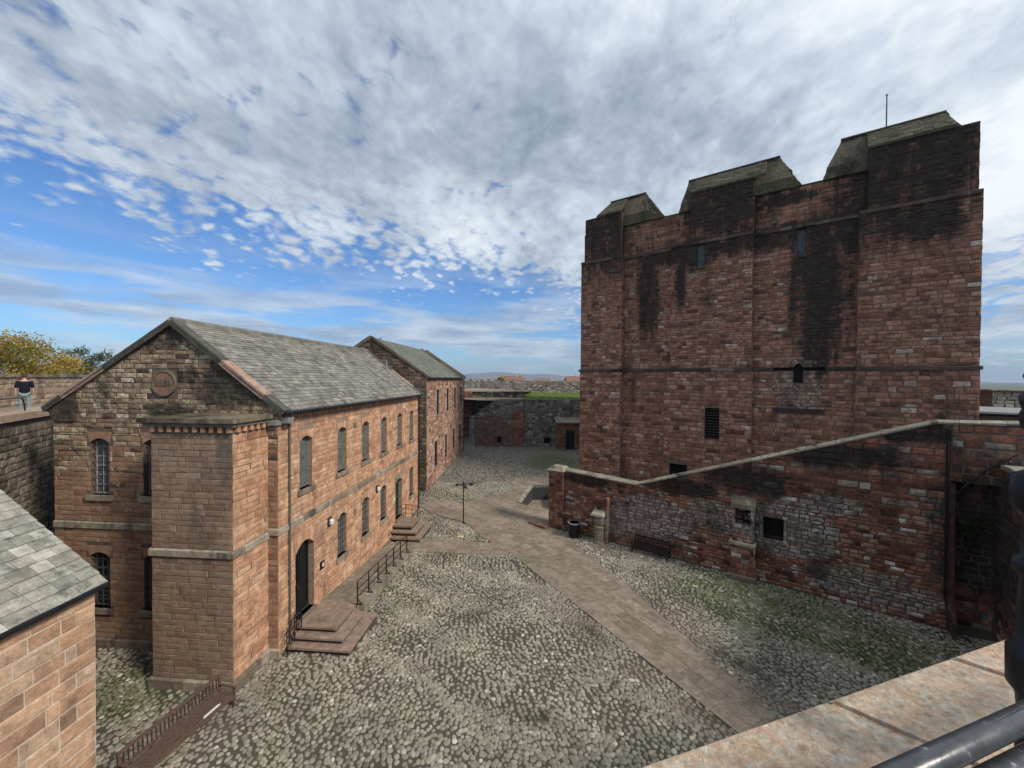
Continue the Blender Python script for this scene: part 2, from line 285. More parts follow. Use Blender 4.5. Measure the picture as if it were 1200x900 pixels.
# pipe: worn shiny black paint
def pipe_mat():
    m, nt, b = matbase('worn_black_handrail_paint', .28); P = posn(nt); b.inputs['Specular IOR Level'].default_value = .6
    n1 = noise(nt, P, 30, 6, .7); c = ramp(nt, n1, [(.30, (.035, .037, .042)), (.62, (.06, .063, .07)), (.72, (.34, .36, .40))])
    L(nt, c, b.inputs['Base Color']); L(nt, ramp(nt, noise(nt, P, 14, 5, .6), [(.35, .18), (.7, .42)]), b.inputs['Roughness'])
    bp = N(nt, 'ShaderNodeBump'); bp.inputs['Strength'].default_value = .25; bp.inputs['Distance'].default_value = .002
    L(nt, noise(nt, P, 60, 4, .6), bp.inputs['Height']); L(nt, bp.outputs[0], b.inputs['Normal']); return m
M['pipe'] = pipe_mat()
# cobbles and the earth between them
MOSS = [((11.8, 18.2, 0), KT, (6.5, 3.6, 2)), ((14.5, 15.2, 0), KT, (5, 3, 2)), ((-12.3, 13.6, 0), 0, (2.6, 2.4, 2)), ((4.6, 45, 1), 0, (4, 6, 2))]
def cob_mat(name, pal, moss_col, base=False):
    m, nt, b = matbase(name, .8); P = posn(nt); t = tonev(nt)
    c = ramp(nt, t, pal)
    n1 = noise(nt, P, .45, 5, .6); c = mixc(nt, 1., c, ramp(nt, n1, [(.3, .72), (.7, 1.2)]), 'MULTIPLY')
    sm = spots(nt, P, MOSS, .5)
    q = mth(nt, 'ADD', sm, mth(nt, 'MULTIPLY', mth(nt, 'SUBTRACT', noise(nt, P, 1.6, 8, .78), .5), 3.2))
    sr = N(nt, 'ShaderNodeMapRange'); sr.interpolation_type = 'SMOOTHSTEP'; L(nt, q, sr.inputs[0]); sr.inputs[1].default_value = .2; sr.inputs[2].default_value = 1.4
    f = mth(nt, 'MULTIPLY', mth(nt, 'MULTIPLY', sr.outputs[0], mth(nt, 'MULTIPLY', sm, 3, clamp=True)), .95 if base else .86)
    if not base: f = mth(nt, 'MULTIPLY', f, ramp(nt, t, [(.55, 1.), (.85, .25)]))
    pa = math.atan2(12.23, -6.9)
    dm = spots(nt, P, [((6.9, 17.2, 0), pa, (6.5, 1.1, 2)), ((2.6, 17.6, 0), pa, (5.5, .9, 2)), ((5.2, 13.0, 0), pa, (3.5, .8, 2)), ((8.4, 13.4, 0), pa, (2.5, .9, 2)), ((-9.2, 12.6, 0), 1.3, (3, 1.5, 2))], .6)
    dn_ = mth(nt, 'MULTIPLY', dm, ramp(nt, noise(nt, P, 1.3, 6, .75), [(.40, 0.), (.58, 1.)]))
    c = mixc(nt, mth(nt, 'MULTIPLY', dn_, .8), c, (.20, .158, .125) if not base else (.15, .12, .095))
    bm_ = mth(nt, 'MULTIPLY', spots(nt, P, [((8.5, 14.6, 0), pa, (1.8, .5, 2)), ((3.4, 16.4, 0), pa, (1.2, .35, 2)), ((-1.5, 17.5, 0), .3, (1.0, .5, 2)), ((.9, 12.2, 0), .3, (.9, .5, 2))], .8), ramp(nt, noise(nt, P, 2.2, 6, .75), [(.40, 0.), (.55, 1.)]))
    c = mixc(nt, mth(nt, 'MULTIPLY', bm_, .85), c, (.045, .04, .032))
    c = mixc(nt, f, c, moss_col)
    c = mixc(nt, 1., c, ramp(nt, noise(nt, P, 45, 4, .7), [(.25, .8), (.75, 1.2)]), 'MULTIPLY')
    if base:
        # beyond the cobbles that are modelled: small setts as relief and tone
        sx = N(nt, 'ShaderNodeSeparateXYZ'); L(nt, P, sx.inputs[0])
        far = N(nt, 'ShaderNodeMapRange'); L(nt, sx.outputs[1], far.inputs[0]); far.inputs[1].default_value = 36.6; far.inputs[2].default_value = 37.4
        vo = N(nt, 'ShaderNodeTexVoronoi'); vo.inputs['Scale'].default_value = 5.5; L(nt, P, vo.inputs['Vector'])
        vc = N(nt, 'ShaderNodeSeparateColor'); L(nt, vo.outputs['Color'], vc.inputs[0])
        fc = ramp(nt, vc.outputs[0], [(0, (.17, .155, .125)), (.5, (.27, .25, .205)), (1, (.38, .355, .30))])
        fc = mixc(nt, ramp(nt, vo.outputs['Distance'], [(.35, 0.), (.6, 1.)]), fc, (.09, .08, .06))
        fc = mixc(nt, f, fc, (.075, .095, .03))
        c = mixc(nt, far.outputs[0], c, fc)
    L(nt, c, b.inputs['Base Color'])
    bp = N(nt, 'ShaderNodeBump'); bp.inputs['Strength'].default_value = .4; bp.inputs['Distance'].default_value = .02
    L(nt, noise(nt, P, 25, 5, .6), bp.inputs['Height']); L(nt, bp.outputs[0], b.inputs['Normal'])
    return m
M['cobble'] = cob_mat('river_cobbles', [(0, (.15, .132, .098)), (.35, (.24, .218, .165)), (.7, (.335, .308, .24)), (.93, (.41, .38, .30)), (1, (.60, .57, .49))], (.085, .10, .030))
M['earth'] = cob_mat('dark_earth_between_cobbles', [(0, (.088, .077, .055)), (1, (.10, .088, .064))], (.04, .055, .016), True)
M['path_base'] = plain('worn_path_surface', (.24, .19, .135), .9, var=.16, nscale=1.6, bump=.1)

# ---------------------------------------------------------------- geometry helpers
class MB:
    def __init__(s): s.v = []; s.f = []; s.t = []
    def add(s, vs, fs, tone=0.0):
        o = len(s.v); s.v.extend([tuple(p) for p in vs]); s.f.extend([tuple(i + o for i in f) for f in fs]); s.t.extend([tone] * len(fs)); return s
    def box(s, x0, x1, y0, y1, z0, z1, tone=0., mat=None):
        v = [(x0, y0, z0), (x1, y0, z0), (x1, y1, z0), (x0, y1, z0), (x0, y0, z1), (x1, y0, z1), (x1, y1, z1), (x0, y1, z1)]
        if mat is not None: v = [tuple(mat @ Vector(p)) for p in v]
        return s.add(v, [(0, 3, 2, 1), (4, 5, 6, 7), (0, 1, 5, 4), (1, 2, 6, 5), (2, 3, 7, 6), (3, 0, 4, 7)], tone)
    def bar(s, p, q, w, h=None, tone=0., up=(0, 0, 1)):
        p, q = Vector(p), Vector(q); h = h or w; a = (q - p).normalized(); upv = Vector(up)
        if abs(a.dot(upv)) > .98: upv = Vector((1, 0, 0))
        r = a.cross(upv).normalized(); u = r.cross(a)
        vs = []
        for c in (p, q):
            for i, j in ((-1, -1), (1, -1), (1, 1), (-1, 1)): vs.append(c + r * i * w / 2 + u * j * h / 2)
        return s.add(vs, [(0, 1, 2, 3), (7, 6, 5, 4), (0, 4, 5, 1), (1, 5, 6, 2), (2, 6, 7, 3), (3, 7, 4, 0)], tone)
    def tube(s, pts, r, n=10, tone=0., caps=True):
        pts = [Vector(p) for p in pts]; rs = r if isinstance(r, (list, tuple)) else [r] * len(pts)
        rings = []; o = len(s.v)
        for i, p in enumerate(pts):
            a = (pts[min(i + 1, len(pts) - 1)] - pts[max(i - 1, 0)]).normalized()
            up = Vector((0, 0, 1)) if abs(a.z) < .95 else Vector((1, 0, 0))
            x = a.cross(up).normalized(); y = x.cross(a)
            for k in range(n):
                t = 2 * math.pi * k / n; s.v.append(tuple(p + (x * math.cos(t) + y * math.sin(t)) * rs[i]))
        for i in range(len(pts) - 1):
            for k in range(n):
                s.f.append((o + i * n + k, o + i * n + (k + 1) % n, o + (i + 1) * n + (k + 1) % n, o + (i + 1) * n + k)); s.t.append(tone)
        if caps:
            s.f.append(tuple(o + k for k in range(n))[::-1]); s.t.append(tone)
            s.f.append(tuple(o + (len(pts) - 1) * n + k for k in range(n))); s.t.append(tone)
        return s
    def lathe(s, prof, c, n=16, tone=0.):
        s.tube([(c[0], c[1], z) for z, r in prof], [r for z, r in prof], n, tone); return s
    def prism(s, poly, h0, h1, fr=None, tone=0.):
        """poly in (u,z); extruded along the inward axis from h0 to h1; fr maps (u,y,z)->local"""
        n = len(poly); fr = fr or Matrix.Identity(4)
        vs = [fr @ Vector((p[0], h0, p[1])) for p in poly] + [fr @ Vector((p[0], h1, p[1])) for p in poly]
        fs = [tuple(range(n)), tuple(range(2 * n - 1, n - 1, -1))] + [(i, i + n, (i + 1) % n + n, (i + 1) % n) for i in range(n)]
        return s.add(vs, fs, tone)
    def slab(s, poly, z0, z1, tone=0., zf=None):
        n = len(poly); zf = zf or (lambda x, y: 0.)
        vs = [(p[0], p[1], z0 + zf(*p)) for p in poly] + [(p[0], p[1], z1 + zf(*p)) for p in poly]
        return s.add(vs, [tuple(range(n - 1, -1, -1)), tuple(range(n, 2 * n))] + [(i, (i + 1) % n, (i + 1) % n + n, i + n) for i in range(n)], tone)
    def mesh(s, name, mat):
        me = bpy.data.meshes.new(name); me.from_pydata(s.v, [], s.f)
        if any(s.t):
            at = me.attributes.new('tone', 'FLOAT', 'FACE'); at.data.foreach_set('value', np.array(s.t, dtype=np.float32))
        me.materials.append(mat); return me
    def build(s, name, mat, parent=None, kind=None, label=None, smooth=False):
        me = s.mesh(name, mat)
        if smooth: me.polygons.foreach_set('use_smooth', [True] * len(me.polygons))
        o = bpy.data.objects.new(name, me); COL.objects.link(o)
        if parent is not None: o.parent = parent
        if kind: o['kind'] = kind
        if label: o['label'] = label
        return o
PM = {}
def thing(name, label, cat, loc=(0, 0, 0), rz=0., group=None):
    o = bpy.data.objects.new(name, None); COL.objects.link(o); o.empty_display_size = .3
    o.location = loc; o.rotation_euler = (0, 0, rz); o['label'] = label; o['category'] = cat
    if group: o['group'] = group
    PM[o.name] = Matrix.Translation(loc) @ Matrix.Rotation(rz, 4, 'Z'); return o
def tag(o, label, cat, group=None):
    o['label'] = label; o['category'] = cat
    if group: o['group'] = group
    return o
def structure(o): o['kind'] = 'structure'; PM[o.name] = Matrix.Identity(4); return o
def frame(origin, u, inward=None, v=None):
    """matrix mapping (u, inward, up) to local space"""
    u = Vector(u).normalized(); z = Vector(v).normalized() if v else Vector((0, 0, 1)); y = z.cross(u)
    return Matrix(((u.x, y.x, z.x, origin[0]), (u.y, y.y, z.y, origin[1]), (u.z, y.z, z.z, origin[2]), (0, 0, 0, 1)))
# unit block: x,z in 0..1, y from 0 (face) to 1 (back)
def unit_block(name, mat, seed, rough=.06, ins=.035, irr=0.):
    r = random.Random(seed); vs = []
    j = lambda: r.uniform(-irr, irr)
    base = [(0 + abs(j()), 0 + abs(j())), (1 - abs(j()), 0 + abs(j())), (1 - abs(j()), 1 - abs(j())), (0 + abs(j()), 1 - abs(j()))]
    for x, z in base: vs.append((x, 1, z))
    for x, z in base: vs.append((x, .30, z))
    for x, z in base: vs.append((x + (ins if x < .5 else -ins), 0 + r.uniform(0, .1), z + (ins * 2 if z < .5 else -ins * 2)))
    vs.append((.5 + j() * 2, -rough * 3 * r.random(), .5 + j() * 2))
    fs = []
    for k in range(4):
        n = (k + 1) % 4; fs += [(k, n, n + 4, k + 4), (k + 4, n + 4, n + 8, k + 8), (k + 8, n + 8, 12)]
    me = bpy.data.meshes.new(name); me.from_pydata(vs, [], fs); me.materials.append(mat); return me
BLK = {}
def blocks_for(key, name, irr):
    k = (key, name)
    if k not in BLK: BLK[k] = [unit_block(name, M[key], i * 13 + 5, irr=irr, rough=.1 if irr else .03) for i in range(6)]
    return BLK[k]
CAMI = cam.matrix_world.inverted()
def px_size(p, size):
    q = CAMI @ Vector(p)
    if q.z > -.2: return 0
    x = 467.87 * q.x / -q.z; y = 467.87 * q.y / -q.z
    if abs(x) > 605 or abs(y) > 455: return 0
    return size / (q.z * q.z)
def emit_blocks(rects, fr, parent, key, nind, name='stone', sig=.24, depth=.08, proud=.02, pj=.012, irr=0., vis=None, quads=(), stuff_name=None, gap=.007, cham=.012, pool=None):
    """rects (u0,u1,z0,z1): biggest in view become objects, rest one joined mesh; quads are clipped pieces"""
    Pm = PM[parent.name]; W = Pm @ fr; sc_ = []
    for i, (a, b, c, d) in enumerate(rects):
        p = W @ Vector(((a + b) / 2, 0, (c + d) / 2)); s = px_size(p, (b - a) * (d - c))
        if vis and not vis((a + b) / 2, (c + d) / 2): s = 0
        sc_.append((s, i))
    sc_.sort(reverse=True); ind = {i for s, i in sc_[:nind] if s > 0}
    mb = MB(); var = blocks_for(key, name, irr)
    for i, (a, b, c, d) in enumerate(rects):
        pr = proud + random.uniform(-pj, pj); t = min(.98, max(.02, random.gauss(.5, sig)))
        a2, b2, c2, d2 = a + gap, b - gap, c + gap, d - gap
        if b2 - a2 < .02 or d2 - c2 < .02: continue
        if i in ind:
            me = random.choice(var); o = bpy.data.objects.new(name, me); COL.objects.link(o); o.parent = parent
            o.matrix_basis = fr @ Matrix.Translation((a2, -pr, c2)) @ Matrix.Diagonal((b2 - a2, depth, d2 - c2, 1)); o.color = (t, 0, 0, 1)
        else:
            q = [(a2, c2), (b2, c2), (b2, d2), (a2, d2)]
            if irr: q = [(x + random.uniform(0, irr) * (1 if k in (0, 3) else -1) * (b2 - a2), z + random.uniform(0, irr) * (1 if k < 2 else -1) * (d2 - c2)) for k, (x, z) in enumerate(q)]
            block(mb, q, fr, pr, depth, cham, t)
    for q in quads:
        cx = sum(p[0] for p in q) / len(q); cz = sum(p[1] for p in q) / len(q)
        q2 = []
        for x, z in q:
            dd = math.hypot(x - cx, z - cz) or 1; k = max(0, 1 - gap * 1.3 / dd); q2.append((cx + (x - cx) * k, cz + (z - cz) * k))
        block(mb, q2, fr, proud + random.uniform(-pj, pj), depth, cham, min(.98, max(.02, random.gauss(.5, sig))))
    if pool is not None:
        pool.append(mb); return
    if mb.v: mb.build(stuff_name or name + 'work', M[key], parent, 'stuff')
def block(mb, q, fr, pr, depth, ch, t):
    n = len(q); cx = sum(p[0] for p in q) / n; cz = sum(p[1] for p in q) / n; vs = []
    for x, z in q: vs.append(fr @ Vector((x, depth - pr, z)))
    for x, z in q: vs.append(fr @ Vector((x, -pr + ch, z)))
    for x, z in q:
        dx, dz = cx - x, cz - z; m_ = max(abs(dx), abs(dz), 1e-4); kx = min(ch, abs(dx) * .4); kz = min(ch, abs(dz) * .4)
        vs.append(fr @ Vector((x + math.copysign(kx, dx), -pr + random.uniform(0, ch * .4), z + math.copysign(kz, dz))))
    vs.append(fr @ Vector((cx, -pr - random.uniform(0, ch * 1.2), cz)))
    fs = []
    for k in range(n):
        m = (k + 1) % n; fs += [(k, m, m + n, k + n), (k + n, m + n, m + 2 * n, k + 2 * n), (k + 2 * n, m + 2 * n, 3 * n)]
    mb.add(vs, fs, t)
def courses(u0, u1, z0, z1, h=(.2, .28), l=(.4, .8), holes=(), lim=None, top=None, seed=1):
    """returns rects and quads; holes (u0,u1,z0,z1); lim(z)->(ul,ur) for gables; top(u)->z for sloping tops"""
    r = random.Random(seed); rects = []; quads = []; z = z0
    while z < z1 - .02:
        hh = r.uniform(*h)
        if z + hh > z1 - h[0] * .5: hh = z1 - z
        u = u0 - r.uniform(0, l[1] * .6); za, zb = z, z + hh
        cuts = [hc for hc in holes if hc[2] < zb - .01 and hc[3] > za + .01]
        while u < u1:
            ll = r.uniform(*l); a, b = max(u, u0), min(u + ll, u1); u += ll
            if b - a < .03: continue
            if u1 - b < l[0] * .35: b = u1; u = u1
            segs = [(a, b)]
            for hc in cuts:
                ns = []
                for x, y in segs:
                    if hc[1] <= x or hc[0] >= y: ns.append((x, y)); continue
                    if hc[0] - x > .03: ns.append((x, hc[0]))
                    if y - hc[1] > .03: ns.append((hc[1], y))
                segs = ns
            for x, y in segs:
                # vertical split against holes that only overlap part of the course
                zs = [(za, zb)]
                if lim:
                    l0, r0 = lim(za); l1, r1 = lim(zb)
                    if y <= min(l0, l1) or x >= max(r0, r1) or x >= r0 or y <= l0: continue
                    q = [(max(x, l0), za), (min(y, r0), za), (min(y, max(r1, x)), zb), (max(x, min(l1, y)), zb)]
                    if q[1][0] - q[0][0] < .02: continue
                    if x >= max(l0, l1) and y <= min(r0, r1): rects.append((x, y, za, zb))
                    else: quads.append(q)
                elif top:
                    t0, t1 = top(x), top(y)
                    if min(t0, t1) >= zb: rects.append((x, y, za, zb))
                    elif max(t0, t1) > za + .03: quads.append([(x, za), (y, za), (y, max(za + .02, min(zb, t1))), (x, max(za + .02, min(zb, t0)))])
                else: rects.append((x, y, za, zb))
        z = zb
    return rects, quads
def backing(mb, fr, u0, u1, z0, z1, holes=(), depth=.35):
    """front sheet with openings and reveals, at y=0"""
    us = sorted({u0, u1, *[min(max(h[i], u0), u1) for h in holes for i in (0, 1)]}); zs = sorted({z0, z1, *[min(max(h[i], z0), z1) for h in holes for i in (2, 3)]})
    for a, b in zip(us, us[1:]):
        for c, d in zip(zs, zs[1:]):
            m, n = (a + b) / 2, (c + d) / 2
            if any(h[0] < m < h[1] and h[2] < n < h[3] for h in holes): continue
            mb.add([fr @ Vector(p) for p in ((a, 0, c), (b, 0, c), (b, 0, d), (a, 0, d))], [(0, 1, 2, 3)], .5)
    for a, b, c, d in holes:
        for p in (((a, 0, c), (a, 0, d), (a, depth, d), (a, depth, c)), ((b, 0, d), (b, 0, c), (b, depth, c), (b, depth, d)), ((a, 0, d), (b, 0, d), (b, depth, d), (a, depth, d)), ((b, 0, c), (a, 0, c), (a, depth, c), (b, depth, c))):
            mb.add([fr @ Vector(q) for q in p], [(0, 1, 2, 3)], .45)
def poly_face(mb, fr, pts, y=0.): mb.add([fr @ Vector((p[0], y, p[1])) for p in pts], [tuple(range(len(pts)))], .5)
def voussoirs(fr, parent, key, u0, u1, zs, rise, th=.3, n=5, depth=.24, splay=.12, proud=.02):
    """segmental arch stones filling the head of an opening from springing zs"""
    for k in range(n):
        f0, f1 = k / n, (k + 1) / n
        z = lambda f: zs + rise * (1 - (2 * f - 1) ** 2)
        x = lambda f: u0 + (u1 - u0) * f; X = lambda f: (u0 - splay) + (u1 - u0 + 2 * splay) * f
        ztop = zs + rise + th
        q = [(x(f0), z(f0)), (x((f0 + f1) / 2), z((f0 + f1) / 2)), (x(f1), z(f1)), (X(f1), ztop), (X(f0), ztop)]
        if k == 0: q[0] = (u0, zs)
        cx = sum(p[0] for p in q) / 5; cz = sum(p[1] for p in q) / 5
        q = [(cx + (a - cx) * .975, cz + (b - cz) * .985) for a, b in q]
        mb = MB(); mb.prism(q, -proud - random.uniform(0, .006), depth, fr, 0.); o = mb.build('arch_stone', M[key], parent); o.color = (random.uniform(.3, .8), 0, 0, 1)
def window(fr, parent, u0, u1, z0, z1, rows=5, cols=2, depth=.2, glass='glass', fmat='frame_g', sill=True, sill_key='a_trim', grille=False, fw=.05, sill_ext=.15):
    mb = MB()
    for a, b, c, d in ((u0, u0 + fw, z0, z1), (u1 - fw, u1, z0, z1), (u0 + fw, u1 - fw, z0, z0 + fw), (u0 + fw, u1 - fw, z1 - fw, z1)): mb.box(a, b, depth, depth + .06, c, d, mat=fr)
    w = mb.build('window', M[fmat], parent)
    mb = MB(); mb.box(u0 + .01, u1 - .01, depth + .035, depth + .05, z0 + .01, z1 - .01, mat=fr); mb.build('pane', M[glass], w)
    mb = MB(); g = fw * .45
    for k in range(1, cols): x = u0 + (u1 - u0) * k / cols; mb.box(x - g / 2, x + g / 2, depth + .005, depth + .033, z0 + fw, z1 - fw, mat=fr)
    for k in range(1, rows): z = z0 + (z1 - z0) * k / rows; mb.box(u0 + fw, u1 - fw, depth + .008, depth + .030, z - g / 2, z + g / 2, mat=fr)
    mb.build('glazing_bars', M[fmat], w)
    if grille:
        mb = MB()
        for k in range(1, 7): z = z0 + (z1 - z0) * k / 7; mb.box(u0, u1, .07, .09, z - .012, z + .012, mat=fr)
        for k in range(1, 4): x = u0 + (u1 - u0) * k / 4; mb.box(x - .009, x + .009, .09, .105, z0, z1, mat=fr)
        mb.build('iron_bars', M['iron'], w)
    if sill:
        mb = MB(); mb.box(u0 - sill_ext, u1 + sill_ext, -.10, depth, z0 - .2, z0, mat=fr, tone=random.uniform(.3, .7)); mb.build('sill', M[sill_key], w)
    return w
def slates(fr, parent, key, U, V, rh=(.30, .36), wl=(.28, .5), nind=300, seed=1, name='slate', lim=None):
    """fr: u along eave, 'z' up the slope, y inward; slates overlap: lower edge proud"""
    r = random.Random(seed); v = 0; rects = []
    while v < V - .05:
        h = r.uniform(*rh) * (1 - .25 * v / V)
        if V - v < h * 1.4: h = V - v
        u = -r.uniform(0, wl[1])
        while u < U:
            l = r.uniform(*wl); a, b = max(0, u), min(U, u + l); u += l
            if b - a > .04: rects.append((a, b, v, v + h))
        v += h
    k = ('sl', key, name)
    if k not in BLK:
        BLK[k] = []
        for i in range(4):
            q = random.Random(i + 3); vs = [(0, 1, 0), (1, 1, 0), (1, 1, 1), (0, 1, 1), (0, q.uniform(0, .15), 0 + q.uniform(0, .06)), (1, q.uniform(0, .15), q.uniform(0, .06)), (1, .75, 1), (0, .75, 1)]
            me = bpy.data.meshes.new(name); me.from_pydata(vs, [], [(4, 5, 6, 7), (0, 1, 5, 4), (1, 2, 6, 5), (3, 0, 4, 7), (2, 3, 7, 6)]); me.materials.append(M[key]); BLK[k].append(me)
    W = PM[parent.name] @ fr; s = sorted([(px_size(W @ Vector(((a + b) / 2, 0, (c + d) / 2)), (b - a) * (d - c)), i) for i, (a, b, c, d) in enumerate(rects)], reverse=True)
    ind = {i for q, i in s[:nind] if q > 0}; mb = MB()
    for i, (a, b, c, d) in enumerate(rects):
        me = random.choice(BLK[k]); t = min(.98, max(.02, random.gauss(.5, .2))); th = .035
        mt = fr @ Matrix.Translation((a + .004, -th, c)) @ Matrix.Diagonal((b - a - .008, th, d - c + .01, 1))
        if i in ind:
            o = bpy.data.objects.new(name, me); COL.objects.link(o); o.parent = parent; o.matrix_basis = mt; o.color = (t, 0, 0, 1)
        else: mb.add([mt @ v.co for v in me.vertices], [tuple(p.vertices) for p in me.polygons], t)
    if mb.v: mb.build('slating', M[key], parent, 'stuff')
def put(mb, name, key, parent, tone=None, **k):
    o = mb.build(name, M[key], parent, **k)
    if tone is not None: o.color = (tone, 0, 0, 1)
    return o
def sstep(a, b, t): t = min(1, max(0, (t - a) / (b - a))); return t * t * (3 - 2 * t)
def terr(x, y): return .8 * sstep(27, 36, y) + .35 * sstep(36, 48, y)
def clip(subj, cl):
    out = list(subj)
    for i in range(len(cl)):
        a, b = cl[i], cl[(i + 1) % len(cl)]; inp = out; out = []
        if not inp: break
        ins = lambda p: (b[0] - a[0]) * (p[1] - a[1]) - (b[1] - a[1]) * (p[0] - a[0]) >= -1e-9
        for j in range(len(inp)):
            p, q = inp[j - 1], inp[j]; ip, iq = ins(p), ins(q)
            if ip != iq:
                dx, dy = q[0] - p[0], q[1] - p[1]; ex, ey = b[0] - a[0], b[1] - a[1]; dn = ex * dy - ey * dx
                if abs(dn) > 1e-12:
                    t = -(ex * (p[1] - a[1]) - ey * (p[0] - a[0])) / dn; out.append((p[0] + dx * t, p[1] + dy * t))
            if iq: out.append(q)
    return out
def inpoly(p, poly):
    c = False; n = len(poly); j = n - 1
    for i in range(n):
        if (poly[i][1] > p[1]) != (poly[j][1] > p[1]) and p[0] < (poly[j][0] - poly[i][0]) * (p[1] - poly[i][1]) / (poly[j][1] - poly[i][1]) + poly[i][0]: c = not c
        j = i
    return c
def parea(q): return abs(sum(q[i][0] * q[(i + 1) % len(q)][1] - q[(i + 1) % len(q)][0] * q[i][1] for i in range(len(q)))) / 2

# ================================================================ SETTING: ground, paths, far land
HOLE = [(0.75, 31.8), (3.2, 30.9), (3.9, 35.6), (1.9, 35.5)]
def nonuni(a, b, st, fa, fb, fs):
    xs = list(np.arange(a, fa, st)) + list(np.arange(fa, fb, fs)) + list(np.arange(fb, b + .01, st)); return xs
gx = nonuni(-34, 44, 1.0, .5, 4.2, .1); gy = nonuni(-4, 66, .75, 30.5, 36.0, .1)
vs = [(x, y, terr(x, y)) for y in gy for x in gx]; fs = []; nx = len(gx)
for j in range(len(gy) - 1):
    for i in range(nx - 1):
        if inpoly(((gx[i] + gx[i + 1]) / 2, (gy[j] + gy[j + 1]) / 2), HOLE): continue
        fs.append((j * nx + i, j * nx + i + 1, (j + 1) * nx + i + 1, (j + 1) * nx + i))
mb = MB(); mb.v = vs; mb.f = fs; mb.t = [0.] * len(fs); ground = structure(put(mb, 'ground', 'earth', None))

fld = stone('far_fields', [(0, (.10, .12, .06)), (.5, (.16, .17, .10)), (1, (.22, .21, .15))], dirt=(.09, .08, .07), dirt_amt=.6, dirt_scale=.012, vstretch=1, bump=0)
M['fields'] = fld
mb = MB(); n = 40; rr = [0, 60, 150, 400, 1200, 4000, 8000]
vs = [(0, 0, -9)]; fs = []
for r_ in rr[1:]:
    for k in range(n): vs.append((r_ * math.cos(2 * math.pi * k / n), r_ * math.sin(2 * math.pi * k / n), -9))
for k in range(n): fs.append((0, 1 + k, 1 + (k + 1) % n))
for i in range(len(rr) - 2):
    for k in range(n): a = 1 + i * n; fs.append((a + k, a + n + k, a + n + (k + 1) % n, a + (k + 1) % n))
mb.v = vs; mb.f = fs; mb.t = [0.] * len(fs); structure(put(mb, 'fields', 'fields', None))
M['hill'] = plain('heather_hill', (.075, .085, .06), .95, var=.3, nscale=.004)
def ridge(name, x0, x1, y, hf, n=60):
    mb = MB(); vs = []
    for i in range(n + 1):
        x = x0 + (x1 - x0) * i / n; h = hf(i / n)
        vs += [(x, y - 500, -9), (x, y, -9 + h), (x, y + 900, -9)]
    fs = []
    for i in range(n):
        a = 3 * i; fs += [(a, a + 3, a + 4, a + 1), (a + 1, a + 4, a + 5, a + 2)]
    mb.v = vs; mb.f = fs; mb.t = [0.] * len(fs); return structure(put(mb, name, 'hill', None))
ridge('hills', -1200, 3200, 6800, lambda t: (85 + 28 * math.sin(t * 7.5) + 12 * math.sin(t * 31 + 1)) * sstep(0, .12, t) * (1 - .75 * sstep(.35, .75, t)))
ridge('hills', 3500, 7300, 6500, lambda t: 42 + 12 * math.sin(t * 9) + 5 * math.sin(t * 40))

# path polygons (world metres)
P1 = [(9.4, 7.0), (10.0, 7.0), (8.29, 12.19), (5.5, 21.2), (2.9, 27.9), (-.1, 23.85)]
P2 = [(-.1, 23.85), (2.9, 27.9), (3.2, 30.8), (.6, 31.7), (1.8, 35.6), (5.3, 36.4), (5.4, 39.6), (0., 38.4), (.05, 34.3), (-4., 31.7), (-6.9, 33.6), (-7.1, 31.2), (-5.9, 29.9), (-3.6, 28.8), (-2.9, 28.1), (-2.1, 26.3), (-1.2, 25.2)]
P3 = [(-6.7, 23.9), (-.45, 23.55), (-.1, 23.85), (-1.2, 25.2), (-6.2, 25.9), (-7.1, 26.0), (-7.6, 24.2)]
def ccw(p):
    a = sum(p[i][0] * p[(i + 1) % len(p)][1] - p[(i + 1) % len(p)][0] * p[i][1] for i in range(len(p))); return p if a > 0 else p[::-1]
def flag_path(name, poly, ang, rw, ln, nind, seed):
    r = random.Random(seed); c, s = math.cos(ang), math.sin(ang); poly = ccw(poly)
    # base: fine sheet following the terrain (clipped cells)
    mb = MB(); xs = [p[0] for p in poly]; ys = [p[1] for p in poly]
    x = min(xs)
    while x < max(xs):
        y = min(ys)
        while y < max(ys):
            q = clip(poly, [(x, y), (x + 1, y), (x + 1, y + 1), (x, y + 1)])
            if len(q) > 2 and parea(q) > 1e-4: mb.add([(a, b, terr(a, b) + .02) for a, b in q], [tuple(range(len(q)))], 0)
            y += 1
        x += 1
    base = structure(put(mb, name, 'path_base', None))
    U = [p[0] * c + p[1] * s for p in poly]; V = [-p[0] * s + p[1] * c for p in poly]; items = []
    v = min(V) - .1
    while v < max(V):
        h = r.uniform(*rw); u = min(U) - r.uniform(0, 1)
        while u < max(U):
            l = r.uniform(*ln); q = [(u + .006, v + .006), (u + l - .006, v + .006), (u + l - .006, v + h - .006), (u + .006, v + h - .006)]; u += l
            q = [(a * c - b * s, a * s + b * c) for a, b in q]; q = clip(poly, q)
            if len(q) > 2 and parea(q) > .02:
                cx = sum(a for a, b in q) / len(q); cy = sum(b for a, b in q) / len(q); items.append((px_size((cx, cy, terr(cx, cy)), parea(q) * .3), q))
        v += h
    items.sort(key=lambda t: -t[0]); rest = MB()
    for i, (p_, q) in enumerate(items):
        t = min(.95, max(.05, r.gauss(.5, .17))); dz = r.uniform(-.004, .006)
        if i < nind and p_ > 0:
            m1 = MB(); m1.slab(q, .0, .045 + dz, 0, terr); o = put(m1, 'paving_slab', 'slab', base, tone=t)
        else: rest.slab(q, .0, .045 + dz, t, terr)
    if rest.v: rest.build('paving', M['slab'], base, 'stuff')
    return base
flag_path('path', P1, math.atan2(12.23, -6.9), (.42, .62), (.55, 1.15), 230, 3)
